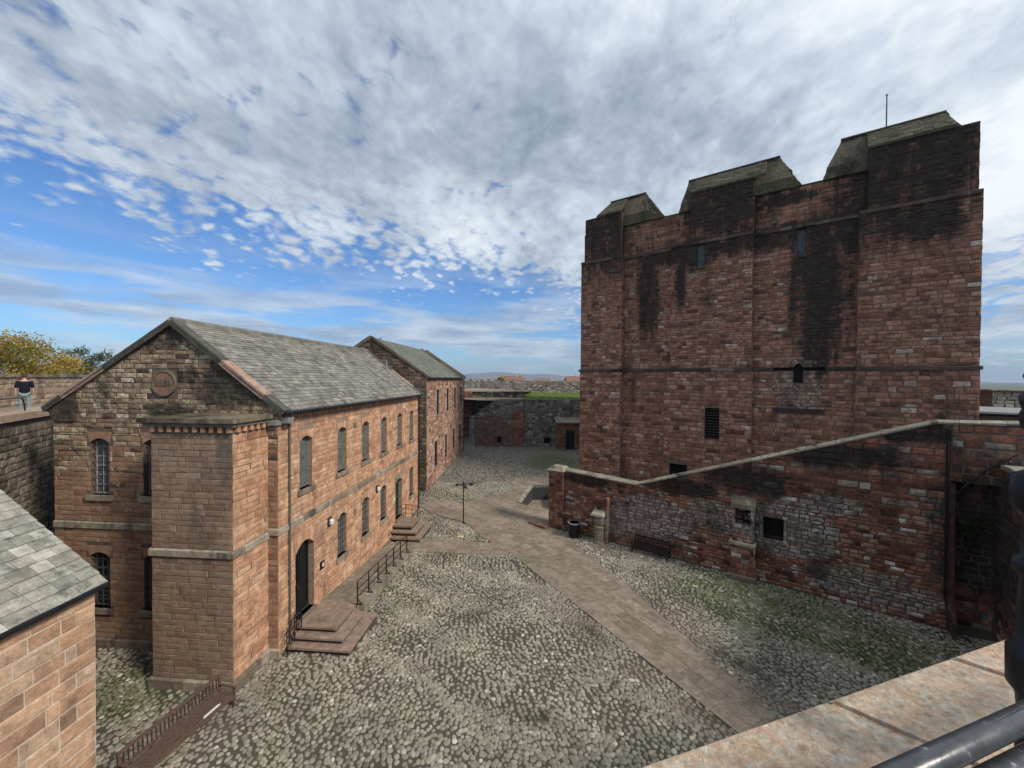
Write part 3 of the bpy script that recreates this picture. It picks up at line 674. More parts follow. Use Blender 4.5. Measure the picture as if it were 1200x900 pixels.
flag_path('path', P2, math.atan2(12.23, -6.9) + .35, (.5, .8), (.7, 1.5), 120, 4)
flag_path('path', P3, -.05, (.5, .7), (.6, 1.2), 50, 5)
P4 = [(-4.35, 56.), (-2.2, 43.), (.35, 34.7), (.65, 34.9), (-1.85, 43.1), (-4.0, 56.)]
def strip(name, pts, key):
    mb = MB(); k = 60; n = 0
    mb2 = structure(put(MB().add([(x, y, terr(x, y) + .012) for x, y in pts[:3] + pts[3:]], [(0, 1, 4, 5), (1, 2, 3, 4)]), name, 'earth', None))
    for i in range(k):
        t = i / k; f = lambda t: (pts[0][0] * (1 - 2 * t) + pts[1][0] * 2 * t, pts[0][1] * (1 - 2 * t) + pts[1][1] * 2 * t) if t < .5 else (pts[1][0] * (2 - 2 * t) + pts[2][0] * (2 * t - 1), pts[1][1] * (2 - 2 * t) + pts[2][1] * (2 * t - 1))
        a, b = f(t + .001), f(t + 1 / k - .002); mb = MB(); mb.slab([a, (a[0] + .3, a[1] + .1), (b[0] + .3, b[1] + .1), b], 0, .05, 0, terr); put(mb, 'channel_stone', key, mb2, tone=random.uniform(.1, .6))
strip('drainage_channel', P4, 'a_trim')
dg = thing('drain_grating', 'dark iron drain grating at the left edge of the flagged path', 'drain', (.34, 22.5, .0), math.atan2(12.23, -6.9))
mb = MB(); mb.box(-.6, .6, -.02, .28, 0, .03); put(mb, 'surround', 's_cope', dg, tone=.1)
for k in range(9): mb = MB(); mb.box(-.5 + k * .115, -.44 + k * .115, .03, .24, .03, .05); put(mb, 'bar', 'iron', dg)
mb = MB(); mb.lathe([(-.02, .16), (.05, .18), (.09, .08)], (0, 0, 0), 7); o = put(mb, 'pale_stone', 'c_pale', None, tone=.8); o.location = (-3.35, 26.15, .02); o.scale = (1.3, .8, 1); tag(o, 'pale yellow stone among the cobbles in front of the signpost', 'stone')
# sunken stair well beside the wall end
sw_t = thing('stairwell', 'sunken dark stair well with a stone kerb beside the end pillar of the sloping wall', 'stairwell', (1.9, 33.2, .5))
def wpart(mb, name, key, par, **k):
    off = PM[par.name].inverted(); mb.v = [tuple(off @ Vector(p)) for p in mb.v]; return put(mb, name, key, par, **k)
mb = MB(); H = HOLE
for i in range(4):
    a, b = H[i], H[(i + 1) % 4]; za, zb = terr(*a), terr(*b)
    mb.add([(a[0], a[1], -1.2), (b[0], b[1], -1.2), (b[0], b[1], zb + .02), (a[0], a[1], za + .02)], [(0, 1, 2, 3)], .3)
wpart(mb, 'lining_wall', 'iron', sw_t)
mb = MB(); mb.add([(x, y, -.35) for x, y in H], [(0, 1, 2, 3)], .5); wpart(mb, 'floor', 'path_base', sw_t)
for i in (3, 2):
    a, b = Vector((*H[i], 0)), Vector((*H[(i + 1) % 4], 0)); nseg = 4
    for k in range(nseg):
        p = a.lerp(b, k / nseg + .01); q = a.lerp(b, (k + 1) / nseg - .01); o_ = (q - p).cross(Vector((0, 0, 1))).normalized() * .16
        p.z = terr(p.x, p.y) + .08; q.z = terr(q.x, q.y) + .08; mb = MB(); mb.bar(p + o_, q + o_, .34, .16); wpart(mb, 'kerb_stone', 's_cope', sw_t, tone=.8 if i == 3 else .05)

# ================================================================ barrack building (left) with gable, bay and long front
A = thing('sandstone_barrack', 'long orange sandstone barrack with a dated gable, projecting bay, sash windows and grey slate roof', 'building', (AX, AY, 0), -ATH)
W_, LEN, ZE, ZR, XR = 9.21, 16.4, 9.22, 12.6, -4.15
fl = frame((0, 0, 0), (0, 1, 0)); fg = frame((0, 0, 0), (1, 0, 0))
wu = [1.75, 4.7, 7.25, 9.77, 12.43, 14.83]; wl_ = [(4.7), (7.25), (9.7), (14.83)]
hw = .43; up = [(u - hw, u + hw, 5.92, 8.08) for u in wu]; lo = [(u - hw, u + hw, 1.8, 3.87) for u in wl_]
d1 = (1.03, 2.31, .7, 3.76); d2 = (11.65, 12.88, 1.0, 3.65)
holes = up + lo + [d1, d2]
mb = MB(); backing(mb, fl, 0, LEN, 0, 9.35, holes, .26); put(mb, 'long_wall', 'mortar_a', A)
ex = []
for h in holes: ex.append(h); ex.append((h[0] - .12, h[1] + .12, h[3] - .22, h[3] + .27))
sills = [(h[0] - .15, h[1] + .15, h[2] - .2, h[2]) for h in up + lo]
ru, qu = courses(0, LEN, 4.87, 8.92, (.17, .235), (.5, 1.1), [e for e in ex if e[2] > 4.5] + [s for s in sills if s[2] > 4.5], seed=11)
rl, ql = courses(0, LEN, 0.0, 4.60, (.17, .235), (.5, 1.1), [e for e in ex if e[2] < 4.5] + [s for s in sills if s[2] < 4.5], seed=12)
emit_blocks(ru + rl, fl, A, 'a_orange', 150, sig=.17, quads=qu + ql, depth=.07, proud=.014, pj=.010, cham=.009, gap=.004, irr=.02)
for h in up: voussoirs(fl, A, 'a_orange', h[0], h[1], h[3] - .2, .2, .25, 5); window(fl, A, h[0], h[1], h[2], h[3], 6, 2, .2, glass='glass_pale', fmat='frame_g')
for h in lo: voussoirs(fl, A, 'a_orange', h[0], h[1], h[3] - .2, .2, .25, 5); window(fl, A, h[0], h[1], h[2], h[3], 5, 2, .2, glass='glass_pale', fmat='frame_g', grille=True)
voussoirs(fl, A, 'a_orange', d1[0], d1[1], d1[3] - .36, .36, .3, 9); voussoirs(fl, A, 'a_trim', d2[0], d2[1], d2[3] - .22, .22, .25, 5)
def door(fr, par, h, key, leaves=2, label=None):
    mb = MB(); dp = .24
    mb.box(h[0], h[1], dp + .05, dp + .09, h[2], h[3], mat=fr); dd = mb.build('door', M[key], par)
    if label: dd['label'] = label
    wd = (h[1] - h[0]) / leaves
    for k in range(leaves):
        a = h[0] + k * wd; mb = MB()
        for (x0, x1, z0, z1) in ((a + .02, a + .12, h[2] + .02, h[3] - .02), (a + wd - .12, a + wd - .02, h[2] + .02, h[3] - .02), (a + .12, a + wd - .12, h[2] + .02, h[2] + .25), (a + .12, a + wd - .12, h[3] - .25, h[3] - .02), (a + .12, a + wd - .12, h[2] + 1.2, h[2] + 1.35)):
            mb.box(x0, x1, dp, dp + .05, z0, z1, mat=fr)
        mb.build('door_panel', M[key], dd)
    mb = MB(); mb.box(h[0] + wd - .16, h[0] + wd - .10, dp - .04, dp, h[2] + 1.05, h[2] + 1.22, mat=fr); mb.build('handle', M['iron'], dd)
    mb = MB(); mb.box(h[0] - .05, h[1] + .05, -.12, dp, h[2] - .12, h[2], mat=fr); put(mb, 'threshold', 'step', par)
door(fl, A, d1, 'door_black', 2, 'black double door'); door(fl, A, d2, 'door_green', 1, 'dark green door')
# corner, string course, plinth, cornice, dentils
def run(fr, par, u0, u1, z0, z1, pr, key, name, l=(.8, 1.5), back=.05, seed=1, chamf=True):
    r = random.Random(seed); u = u0
    while u < u1 - .01:
        e = min(u1, u + r.uniform(*l));
        if u1 - e < l[0] * .4: e = u1
        mb = MB(); pts = [(-pr, z0), (-pr, z1 - (.04 if chamf else 0)), (-.012, z1), (back, z1), (back, z0)]
        vs = [fr @ Vector((u + .004, y, z)) for y, z in pts] + [fr @ Vector((e - .004, y, z)) for y, z in pts]
        mb.add(vs, [(4, 3, 2, 1, 0), (5, 6, 7, 8, 9)] + [(i, (i + 1) % 5, (i + 1) % 5 + 5, i + 5) for i in range(5)]); put(mb, name, key, par, tone=r.random()); u = e
run(fl, A, 0, LEN, 4.61, 4.86, .07, 'a_trim', 'string_stone', seed=2)
run(fl, A, 0, LEN, 9.08, 9.3, .13, 'a_orange', 'cornice_stone', seed=3)
mb = MB(); u = .05
while u < LEN - .1: mb.box(u, u + .11, -.11, .05, 8.94, 9.075, mat=fl, tone=.5); u += .205
put(mb, 'dentils', 'a_orange', A, kind='stuff')
# gable front (faces the camera)
gwin = [(-7.66, -6.84, 5.9, 8.1), (-7.72, -6.86, 1.5, 3.68), (-5.42, -4.62, 5.9, 8.1), (-5.42, -4.62, 1.5, 3.68)]
mb = MB(); backing(mb, fg, -W_, 0, 0, 9.3, gwin, .26); poly_face(mb, fg, [(-W_, 9.3), (0, 9.3), (XR, 12.52)]); put(mb, 'gable_wall', 'mortar_dark', A)
lim = lambda z: (-W_, 0) if z < 9.3 else (-W_ + (z - 9.3) / 3.22 * (W_ + XR), -(z - 9.3) / 3.22 * -XR)
gex = []
for h in gwin: gex += [h, (h[0] - .12, h[1] + .12, h[3] - .2, h[3] + .27), (h[0] - .15, h[1] + .15, h[2] - .2, h[2])]
gex_u = gex + [(XR - .37 - .52, XR - .37 + .52, 9.75, 10.75)]
r1, q1 = courses(-W_, 0, 0.36, 4.6, (.17, .24), (.45, 1.0), gex, seed=21)
r2, q2 = courses(-W_, 0, 4.87, 8.3, (.16, .22), (.35, .85), gex, seed=22)
behind = lambda u, z: not (-3.3 < u < -.4 and z < 8.8) and not (u < -7.3 and z < 2.5)
up_r = [q for q in r2 if q[2] > 6.0 and random.random() < (q[2] - 6.0) / 2.3]; r2 = [q for q in r2 if q not in up_r]
r3, q3 = courses(-W_, 0, 8.3, 12.5, (.15, .22), (.22, .6), gex_u, lim=lim, seed=23)
emit_blocks(r1 + r2, fg, A, 'a_brown', 55, sig=.18, quads=q1 + q2, depth=.07, proud=.012, pj=.008, cham=.008, vis=behind, gap=.005)
emit_blocks(r3 + up_r, fg, A, 'a_gable', 60, quads=q3, depth=.08, proud=.02, pj=.016, cham=.012, vis=behind, irr=.05, gap=.004)
for i, h in enumerate(gwin):
    voussoirs(fg, A, 'a_brown', h[0], h[1], h[3] - .18, .18, .25, 5)
    window(fg, A, h[0], h[1], h[2], h[3], 6, 3, .2, glass='glass_pale' if i in (0,) else 'glass', fmat='frame_w' if i == 0 else 'frame_g', grille=True)
run(fg, A, -W_, -3.3, 4.61, 4.86, .07, 'a_trim', 'string_stone', seed=5); run(fg, A, -.39, 0.07, 4.61, 4.86, .071, 'a_trim', 'string_stone', seed=6)
run(fg, A, -W_, -3.3, 0, .35, .09, 'a_trim', 'plinth_stone', seed=7); run(fg, A, -.3, 0.09, 0, .35, .09, 'a_trim', 'plinth_stone', seed=8)
# dated roundel with raised figures
RX, RZ = XR - .37, 10.25
mb = MB(); pts = [(RX + .47 * math.cos(t), RZ + .47 * math.sin(t)) for t in np.linspace(0, 2 * math.pi, 33)[:-1]]; mb.prism(pts, -.05, .06, fg)
rd = put(mb, 'date_roundel', 'a_brown', A, tone=.25, label='round red stone with a raised rim and date')
mb = MB(); k = 32; vs = []
for rr_, yy in ((.50, .0), (.50, -.075), (.42, -.075), (.42, -.045)):
    for t in range(k): a = 2 * math.pi * t / k; vs.append(fg @ Vector((RX + rr_ * math.cos(a), yy, RZ + rr_ * math.sin(a))))
mb.add(vs, [(j * k + t, j * k + (t + 1) % k, (j + 1) * k + (t + 1) % k, (j + 1) * k + t) for j in range(3) for t in range(k)]); put(mb, 'rim', 'a_trim', rd)
def lettering(txt, size, mat4, key, par, ext=.02, name='lettering'):
    cu = bpy.data.curves.new(name, 'FONT'); cu.body = txt; cu.size = size; cu.extrude = ext; cu.align_x = 'CENTER'; cu.align_y = 'CENTER'; cu.offset = .004
    o = bpy.data.objects.new(name, cu); COL.objects.link(o); dg = bpy.context.evaluated_depsgraph_get(); me = bpy.data.meshes.new_from_object(o.evaluated_get(dg))
    bpy.data.objects.remove(o); bpy.data.curves.remove(cu); me.materials.clear(); me.materials.append(M[key]); me.name = name
    q = bpy.data.objects.new(name, me); COL.objects.link(q); q.parent = par; q.matrix_basis = mat4; return q
lettering('1881', .36, Matrix.Translation((RX, -.062, RZ)) @ Matrix.Rotation(R(90), 4, 'X'), 's_cope', rd, .02)
# weathered corner stone (kneeler) at the left eave
mb = MB(); mb.prism([(-W_ - .22, 9.22), (-W_ + .95, 9.95), (-W_ + .95, 8.75), (-W_, 8.75), (-W_ - .05, 9.0)], -.09, .3, fg); put(mb, 'kneeler', 'a_gable', A, tone=.03, label='blackened kneeler stone under the left eave')
# bay
BX0, BX1, BP, BZ = -3.29, -.39, 1.69, 8.62
fb = frame((BX0, -BP, 0), (1, 0, 0)); fbr = frame((BX1, -BP, 0), (0, 1, 0)); fbl = frame((BX0, 0, 0), (0, -1, 0)); BW = BX1 - BX0
mb = MB(); mb.box(BX0, BX1, -BP, .0, 0, 9.02); bay = put(mb, 'bay_wall', 'mortar_dark', A)
PMb = A
ra, qa = courses(0, BW, .36, 4.48, (.17, .235), (.45, 1.0), seed=31); rb, qb = courses(0, BW, 4.74, 8.6, (.17, .235), (.4, .95), seed=32)
emit_blocks(ra + rb, fb, A, 'bay_stone', 100, sig=.18, proud=.012, pj=.007, cham=.007, depth=.05, gap=.004)
ra, qa = courses(0, BP, .36, 4.48, (.17, .235), (.45, 1.0), seed=33); rb, qb = courses(0, BP, 4.74, 8.6, (.17, .235), (.45, 1.0), seed=34)
emit_blocks(ra + rb, fbr, A, 'a_orange', 40, sig=.17, proud=.013, pj=.007, cham=.007, depth=.05, gap=.004)
emit_blocks(courses(0, BP, .36, 8.6, (.17, .235), (.45, 1.0), seed=35)[0], fbl, A, 'bay_stone', 0, proud=.013, depth=.05, gap=.004)
for fr_, w__ in ((fb, BW), (fbr, BP), (fbl, BP)):
    run(fr_, A, -.07, w__ + .06, 4.49, 4.73, .075, 'a_trim', 'string_stone', seed=36); run(fr_, A, -.09, w__ + .085, 0, .35, .10, 'a_trim', 'plinth_stone', seed=37)
    mb = MB(); u = .08
    while u < w__ - .1: mb.box(u, u + .14, -.12, 0, 8.66, 8.84, mat=fr_, tone=.4); u += .30
    put(mb, 'dentils', 'a_orange', A, kind='stuff')
mb = MB(); mb.box(BX0 - .02, BX1 + .02, -BP - .02, 0, 8.60, 8.655); mb.box(BX0 - .16, BX1 + .16, -BP - .16, 0, 8.845, 8.97); put(mb, 'cornice', 'a_trim', A, tone=.1)
y = -BP - .26
for k in range(4):
    x0 = BX0 - .26 + k * (BW + .52) / 4; mb = MB(); mb.box(x0 + .005, x0 + (BW + .52) / 4 - .005, -BP - .26, -.0, 8.975, 9.12 + .01 * (k % 2)); put(mb, 'cornice_slab', 'k_cap', A, tone=.5 + .15 * k)
# roof
sr_ = Vector((XR - .32, 0, ZR - ZE)); Vr = sr_.length
fr_r = frame((.32, -.16, ZE), (0, 1, 0), v=tuple(sr_)); UL = LEN + .3
sl2 = Vector((XR + W_ + .32, 0, ZR - ZE)); fr_l = frame((-W_ - .32, LEN + .14, ZE), (0, -1, 0), v=tuple(sl2))
for nm, f_, V_ in (('r', fr_r, Vr), ('l', fr_l, sl2.length)):
    mb = MB(); mb.box(0, UL, .0, .10, 0, V_, mat=f_); put(mb, 'roof', 'slate', A, tone=.3)
f_sl = fr_r @ Matrix.Translation((.42, 0, .02)); slates(f_sl, A, 'slate', UL - .84, Vr - .04, (.21, .26), (.28, .5), 300, 41)
slates(fr_l @ Matrix.Translation((.42, 0, .02)), A, 'slate', UL - .84, sl2.length - .04, (.21, .26), (.3, .55), 0, 42)
for f_, V_, ends in ((fr_r, Vr, (0, UL - .42)), (fr_l, sl2.length, (0, UL - .42))):
    for e in ends:
        v = 0; k = 0
        while v < V_ - .02:
            v2 = min(V_, v + .95 + .2 * (k % 2)); mb = MB(); mb.box(e, e + .42, -.07, .14, v + .004, v2 - .004, mat=f_)
            put(mb, 'verge_stone', 'verge', A, tone=(.2, .9, .75, .1, .3)[k % 5]); v = v2; k += 1
k = 0; y = -.1
while y < LEN:
    mb = MB(); y2 = min(y + .46, LEN + .1); mb.v = []; pr = [(-.17, -.16), (-.15, .0), (0, .09), (.15, .0), (.17, -.16)]
    vs = [(XR + a, y + .004, ZR + .05 + b) for a, b in pr] + [(XR + a, y2 - .004, ZR + .065 + b) for a, b in pr]
    mb.add(vs, [(4, 3, 2, 1, 0), (5, 6, 7, 8, 9)] + [(i, (i + 1) % 5, (i + 1) % 5 + 5, i + 5) for i in range(5)]); put(mb, 'ridge_tile', 'slate', A, tone=random.uniform(.1, .5)); y = y2
# back and far walls, plain
mb = MB(); mb.box(-W_, -W_ + .1, .01, LEN, 0, 9.3); mb.add([(-W_, LEN, 0), (0, LEN, 0), (0, LEN, 9.3), (XR, LEN, 12.5), (-W_, LEN, 9.3)], [(4, 3, 2, 1, 0)]); put(mb, 'rear_wall', 'a_brown', A, tone=.5)
mb = MB(); mb.tube([(.40, -.16, ZE - .04), (.40, LEN + .15, ZE - .04)], .055, 8); put(mb, 'gutter', 'black', A)
def pipe(par, x, y, z0, z1, key='iron', r=.045):
    mb = MB(); mb.tube([(x, y, z0), (x, y, z1 - .25), (x + .08, y, z1)], r, 8)
    for z in np.arange(z0 + 1, z1 - .4, 1.9): mb.tube([(x, y, z), (x, y, z + .1)], r * 1.45, 8)
    put(mb, 'drainpipe', key, par)
pipe(A, .10, .56, 0, 9.1, 'pipe_olive', .036); pipe(A, .11, LEN - .12, 0, 9.1, 'black')
mb = MB(); mb.box(-.02, .36, .06, .42, 8.78, 8.98); mb.box(-.25, .1, -.22, .1, 8.72, 8.9); put(mb, 'lead_hopper', 'lead', A)
for s_, z_ in ((3.47, 3.88), (8.67, 3.95)):
    mb = MB(); mb.box(-.13, .13, -.1, 0, z_ - .2, z_ + .2, mat=fl @ Matrix.Translation((s_, 0, 0))); lm_ = put(mb, 'wall_lamp', 'iron', A)
    mb = MB(); mb.lathe([(z_ - .16, .03), (z_ - .1, .1), (z_ + .06, .11), (z_ + .12, .05)], (.14, s_, 0), 10); put(mb, 'lamp_glass', 'white', lm_)
for s_, z_ in ((6.0, 8.0), (6.0, 3.5), (13.6, 8.05)):
    mb = MB(); mb.box(s_ - .12, s_ + .12, -.03, .02, z_ - .14, z_ + .14, mat=fl); put(mb, 'vent_stone', 'a_trim', A, tone=.1)
mb = MB(); mb.box(2.72, 3.02, -.06, 0, 1.98, 2.32, mat=fl); sg = put(mb, 'wall_plaque', 'black', A)
mb = MB(); mb.box(2.85, 2.96, -.068, -.058, 2.08, 2.24, mat=fl); put(mb, 'plaque_mark', 'white', sg)
mb = MB(); mb.box(11.38, 11.52, -.05, 0, 2.35, 2.6, mat=fl); put(mb, 'door_notice', 'white', A)
mb = MB(); mb.tube([(-2.1, LEN - 1.1, 11.0), (-2.1, LEN - 1.1, 11.75)], .07, 8); put(mb, 'vent_pipe', 'lead', A)

# entrance steps and ramp in front of it (A-local coordinates through an empty with the same rotation)
def A_thing(name, label, cat, lx, ly, lz=0, **k): return thing(name, label, cat, aw(lx, ly, lz), -ATH, **k)
def shift(mb, dx, dy, dz=0): mb.v = [(a - dx, b - dy, c - dz) for a, b, c in mb.v]; return mb
st1 = A_thing('entrance_steps', 'three wide brown stone steps up to the black double door', 'steps', 1, 1)
for x1, y0, y1, z0, z1 in ((2.62, .30, 2.80, 0, .2), (2.17, .62, 2.54, .2, .4), (1.72, .96, 2.26, .4, .6)):
    for k in range(2):
        xa, xb = .12 + (x1 - .12) * k * .52, .12 + (x1 - .12) * (.52 if k == 0 else 1)
        mb = MB(); mb.box(xa + .003, xb - .003, y0, y1, z1 - .075, z1); put(shift(mb, 1, 1), 'step_slab', 'step', st1, tone=random.uniform(.3, .7))
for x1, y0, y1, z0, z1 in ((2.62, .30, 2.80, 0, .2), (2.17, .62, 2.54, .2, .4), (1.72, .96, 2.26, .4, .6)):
    mb = MB(); mb.box(.14, x1 - .07, y0 + .07, y1 - .05, z0 + .001, z1 - .076); put(shift(mb, 1, 1), 'riser', 'step_shade', st1)
mb = MB(); mb.box(.12, 1.72, y1 + .005, 2.9, 0, .597); put(shift(mb, 1, 1), 'landing', 'step', st1, tone=.5)
rp = A_thing('ramp', 'sloping stone ramp along the barrack wall, kerbed with sandstone', 'ramp', 1, 3)
N_ = 12
for k in range(N_):
    ya, yb = 2.9 + (10.4 - 2.9) * k / N_, 2.9 + (10.4 - 2.9) * (k + 1) / N_; za, zb = .6 - .55 * k / N_, .6 - .55 * (k + 1) / N_
    for xa, xb, nm, key, dz in ((.02, .95, 'ramp_slab', 'slab', 0), (.95, 1.68, 'ramp_slab', 'slab', 0), (1.68, 1.98, 'kerb_stone', 's_cope', .03)):
        mb = MB(); g = .004
        mb.add([(xa + g, ya + g, -.05), (xb - g, ya + g, -.05), (xb - g, yb - g, -.05), (xa + g, yb - g, -.05), (xa + g, ya + g, za + dz), (xb - g, ya + g, za + dz), (xb - g, yb - g, zb + dz), (xa + g, yb - g, zb + dz)],
               [(0, 3, 2, 1), (4, 5, 6, 7), (0, 1, 5, 4), (1, 2, 6, 5), (2, 3, 7, 6), (3, 0, 4, 7)]); put(shift(mb, 1, 3), nm, key, rp, tone=random.uniform(.3, .7))
mb = MB(); mb.box(.0, .12, .4, LEN, -.02, .12); put(shift(mb, 1, 3), 'wall_kerb', 'a_trim', rp)
rl_ = A_thing('iron_railing', 'black iron railing with seven posts along the ramp edge', 'railing', 1.8, 3)
posts = [2.6, 3.7, 4.75, 5.75, 6.75, 7.75, 8.8]; zr_ = lambda y: .6 - .55 * max(0, (y - 2.9)) / 7.5
for y_ in posts:
    z_ = zr_(y_) + .03; mb = MB(); mb.tube([(1.8, y_, z_), (1.8, y_, z_ + 1.0)], .030, 8); mb.tube([(1.8, y_, z_ + .5), (1.8, y_, z_ + .6)], .036, 8)
    mb.bar((1.8, y_, z_ + .28), (1.98, y_, z_ - .02), .025); mb.box(1.74, 2.0, y_ - .04, y_ + .04, z_, z_ + .025); put(shift(mb, 1.8, 3), 'post', 'black', rl_)
for hh in (.32, .66, 1.0):
    mb = MB(); mb.tube([(1.8, posts[0], zr_(posts[0]) + hh + .03), (1.8, posts[-1], zr_(posts[-1]) + hh + .03)], .021, 6); put(shift(mb, 1.8, 3), 'rail', 'black', rl_)
hr = A_thing('handrail', 'short black iron handrail beside the lower steps at the drainpipe', 'handrail', .3, .6)
for y_, z_ in ((.95, .6), (.5, .3), (.05, 0)):
    mb = MB(); mb.tube([(.3, y_, z_), (.3, y_, z_ + 1.0)], .02, 6); put(shift(mb, .3, .6), 'post', 'black', hr)
for dz in (.45, .72, 1.0):
    mb = MB(); mb.tube([(.3, 1.05, .6 + dz), (.3, .05, dz), (.3, -.12, dz - .12)], .016, 6); put(shift(mb, .3, .6), 'rail', 'black', hr)
mb = MB()
for i in range(4): mb.bar((.3, .95 - .22 * i, .65 - .14 * i + .0), (.3, .75 - .22 * i, 1.5 - .14 * i), .014); mb.bar((.3, .75 - .22 * i, .55 - .14 * i), (.3, .95 - .22 * i, 1.6 - .14 * i), .014)
put(shift(mb, .3, .6), 'lattice', 'black', hr)
st2 = A_thing('entrance_steps', 'three brown stone steps up to the dark green door', 'steps', 1, 12)
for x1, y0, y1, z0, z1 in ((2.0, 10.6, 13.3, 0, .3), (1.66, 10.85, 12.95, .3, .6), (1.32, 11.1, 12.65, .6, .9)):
    mb = MB(); mb.box(.1, x1, y0, y1, z1 - .12, z1); put(shift(mb, 1, 12), 'step_slab', 'step', st2, tone=random.uniform(.3, .7)); mb = MB(); mb.box(.12, x1 - .08, y0 + .08, y1 - .05, z0 + .001, z1 - .121); put(shift(mb, 1, 12), 'riser', 'step_shade', st2)
hr2 = A_thing('handrail', 'looped black iron handrail on the far side of the green door steps', 'handrail', .7, 13)
for dx in (.3, .75, 1.15):
    mb = MB(); zb = .9 if dx < 1.2 else .6; mb.tube([(dx, 12.8, .6), (dx, 12.8, 1.75 - dx * .15), (dx + .06, 12.8, 1.8 - dx * .15)], .018, 6); put(shift(mb, .7, 13), 'post', 'black', hr2)
for dz in (0, .3, .6):
    mb = MB(); mb.tube([(.1, 12.8, 1.75 - dz), (.9, 12.8, 1.68 - dz), (1.15, 12.8, 1.58 - dz), (1.3, 12.8, 1.35 - dz), (1.25, 12.8, 1.2 - dz)], .015, 6); put(shift(mb, .7, 13), 'rail', 'black', hr2)

# ================================================================ second building (beyond)
BTH = .06; B = thing('rubble_store', 'pink rubble stone store house with dark gable and slate roof beyond the barrack', 'building', (-7.3, 34.2, 0), -BTH)
BWd, BL, BZE, BZR, BXR = 9.8, 17.2, 10.55, 14.0, -4.88
fl2 = frame((0, 0, 0), (0, 1, 0)); fg2 = frame((0, 0, 0), (1, 0, 0))
bu = [(3.2, 4.35, 7.0, 9.4), (7.45, 8.6, 7.0, 9.4), (11.3, 12.4, 7.0, 9.4), (15.0, 16.1, 7.0, 9.4)]; bl = [(2.5, 3.75, 2.25, 4.6), (6.75, 7.9, 2.3, 4.65), (10.6, 11.8, 2.5, 4.75), (14.4, 15.6, 2.6, 4.8)]
mb = MB(); backing(mb, fl2, 0, BL, 0, 10.6, bu + bl, .3); put(mb, 'long_wall', 'mortar_a', B)
ex = []
for h in bu + bl: ex += [h, (h[0] - .2, h[1] + .2, h[3], h[3] + .3), (h[0] - .1, h[1] + .1, h[2] - .18, h[2])]
r1, q1 = courses(0, BL, .3, 10.55, (.22, .38), (.3, .8), ex, seed=51); emit_blocks(r1, fl2, B, 'b_stone', 120, proud=.03, pj=.025, cham=.02, irr=.08, depth=.1)
for h in bu + bl:
    mb = MB(); mb.box(h[0] - .2, h[1] + .2, -.04, .1, h[3], h[3] + .3, mat=fl2); put(mb, 'lintel', 'b_stone', B, tone=.8)
    window(fl2, B, *h, rows=4, cols=2, depth=.05, glass='void', fmat='iron', sill_key='b_stone', sill_ext=.1, fw=.05); mb = MB(); mb.box(h[0], h[0] + .16, .0, .045, h[2], h[3], mat=fl2); mb.build('white_jamb', M['frame_w'], B)
mb = MB(); backing(mb, fg2, -BWd, 0, 0, 10.6); poly_face(mb, fg2, [(-BWd, 10.6), (0, 10.6), (BXR, 13.95)]); put(mb, 'gable_wall', 'mortar_dark', B)
lim2 = lambda z: (-BWd, 0) if z < 10.6 else (-BWd + (z - 10.6) / 3.35 * (BWd + BXR), (z - 10.6) / 3.35 * BXR)
r1, q1 = courses(-BWd, 0, .2, 13.95, (.22, .36), (.3, .7), lim=lim2, seed=52); emit_blocks(r1, fg2, B, 'b_dark', 60, quads=q1, proud=.03, pj=.025, cham=.02, irr=.08, depth=.1, vis=lambda u, z: z > 9.5 or u > -.9)
v1 = Vector((BXR - .25, 0, BZR - BZE)); f1 = frame((.25, -.1, BZE), (0, 1, 0), v=tuple(v1)); v2 = Vector((BXR + BWd + .25, 0, BZR - BZE)); f2 = frame((-BWd - .25, BL + .1, BZE), (0, -1, 0), v=tuple(v2))
for f_, V_ in ((f1, v1.length), (f2, v2.length)):
    mb = MB(); mb.box(0, BL + .2, 0, .1, 0, V_, mat=f_); put(mb, 'roof', 'slate_b', B, tone=.3)
    slates(f_ @ Matrix.Translation((.3, 0, .02)), B, 'slate_b', BL - .4, V_ - .05, (.3, .36), (.35, .6), 60 if f_ is f1 else 0, 53)
    for e in (0, BL - 2.4, BL - .15):
        v = 0; k = 0
        while v < V_ - .02:
            v_2 = min(V_, v + 1.1); mb = MB(); mb.box(e, e + .34, -.16 if e else -.1, .12, v + .004, v_2 - .004, mat=f_); put(mb, 'verge_stone', 'b_dark', B, tone=random.uniform(.4, .9)); v = v_2
mb = MB(); mb.box(-BWd, -BWd + .1, .02, BL, 0, 10.6); mb.add([(-BWd, BL, 0), (0, BL, 0), (0, BL, 10.6), (BXR, BL, 13.95), (-BWd, BL, 10.6)], [(4, 3, 2, 1, 0)]); put(mb, 'rear_wall', 'b_dark', B, tone=.5)
mb = MB(); mb.tube([(.3, -.1, BZE - .05), (.3, BL + .1, BZE - .05)], .06, 8); put(mb, 'gutter', 'black', B); pipe(B, .12, BL - .15, 1, 10.5, 'black')

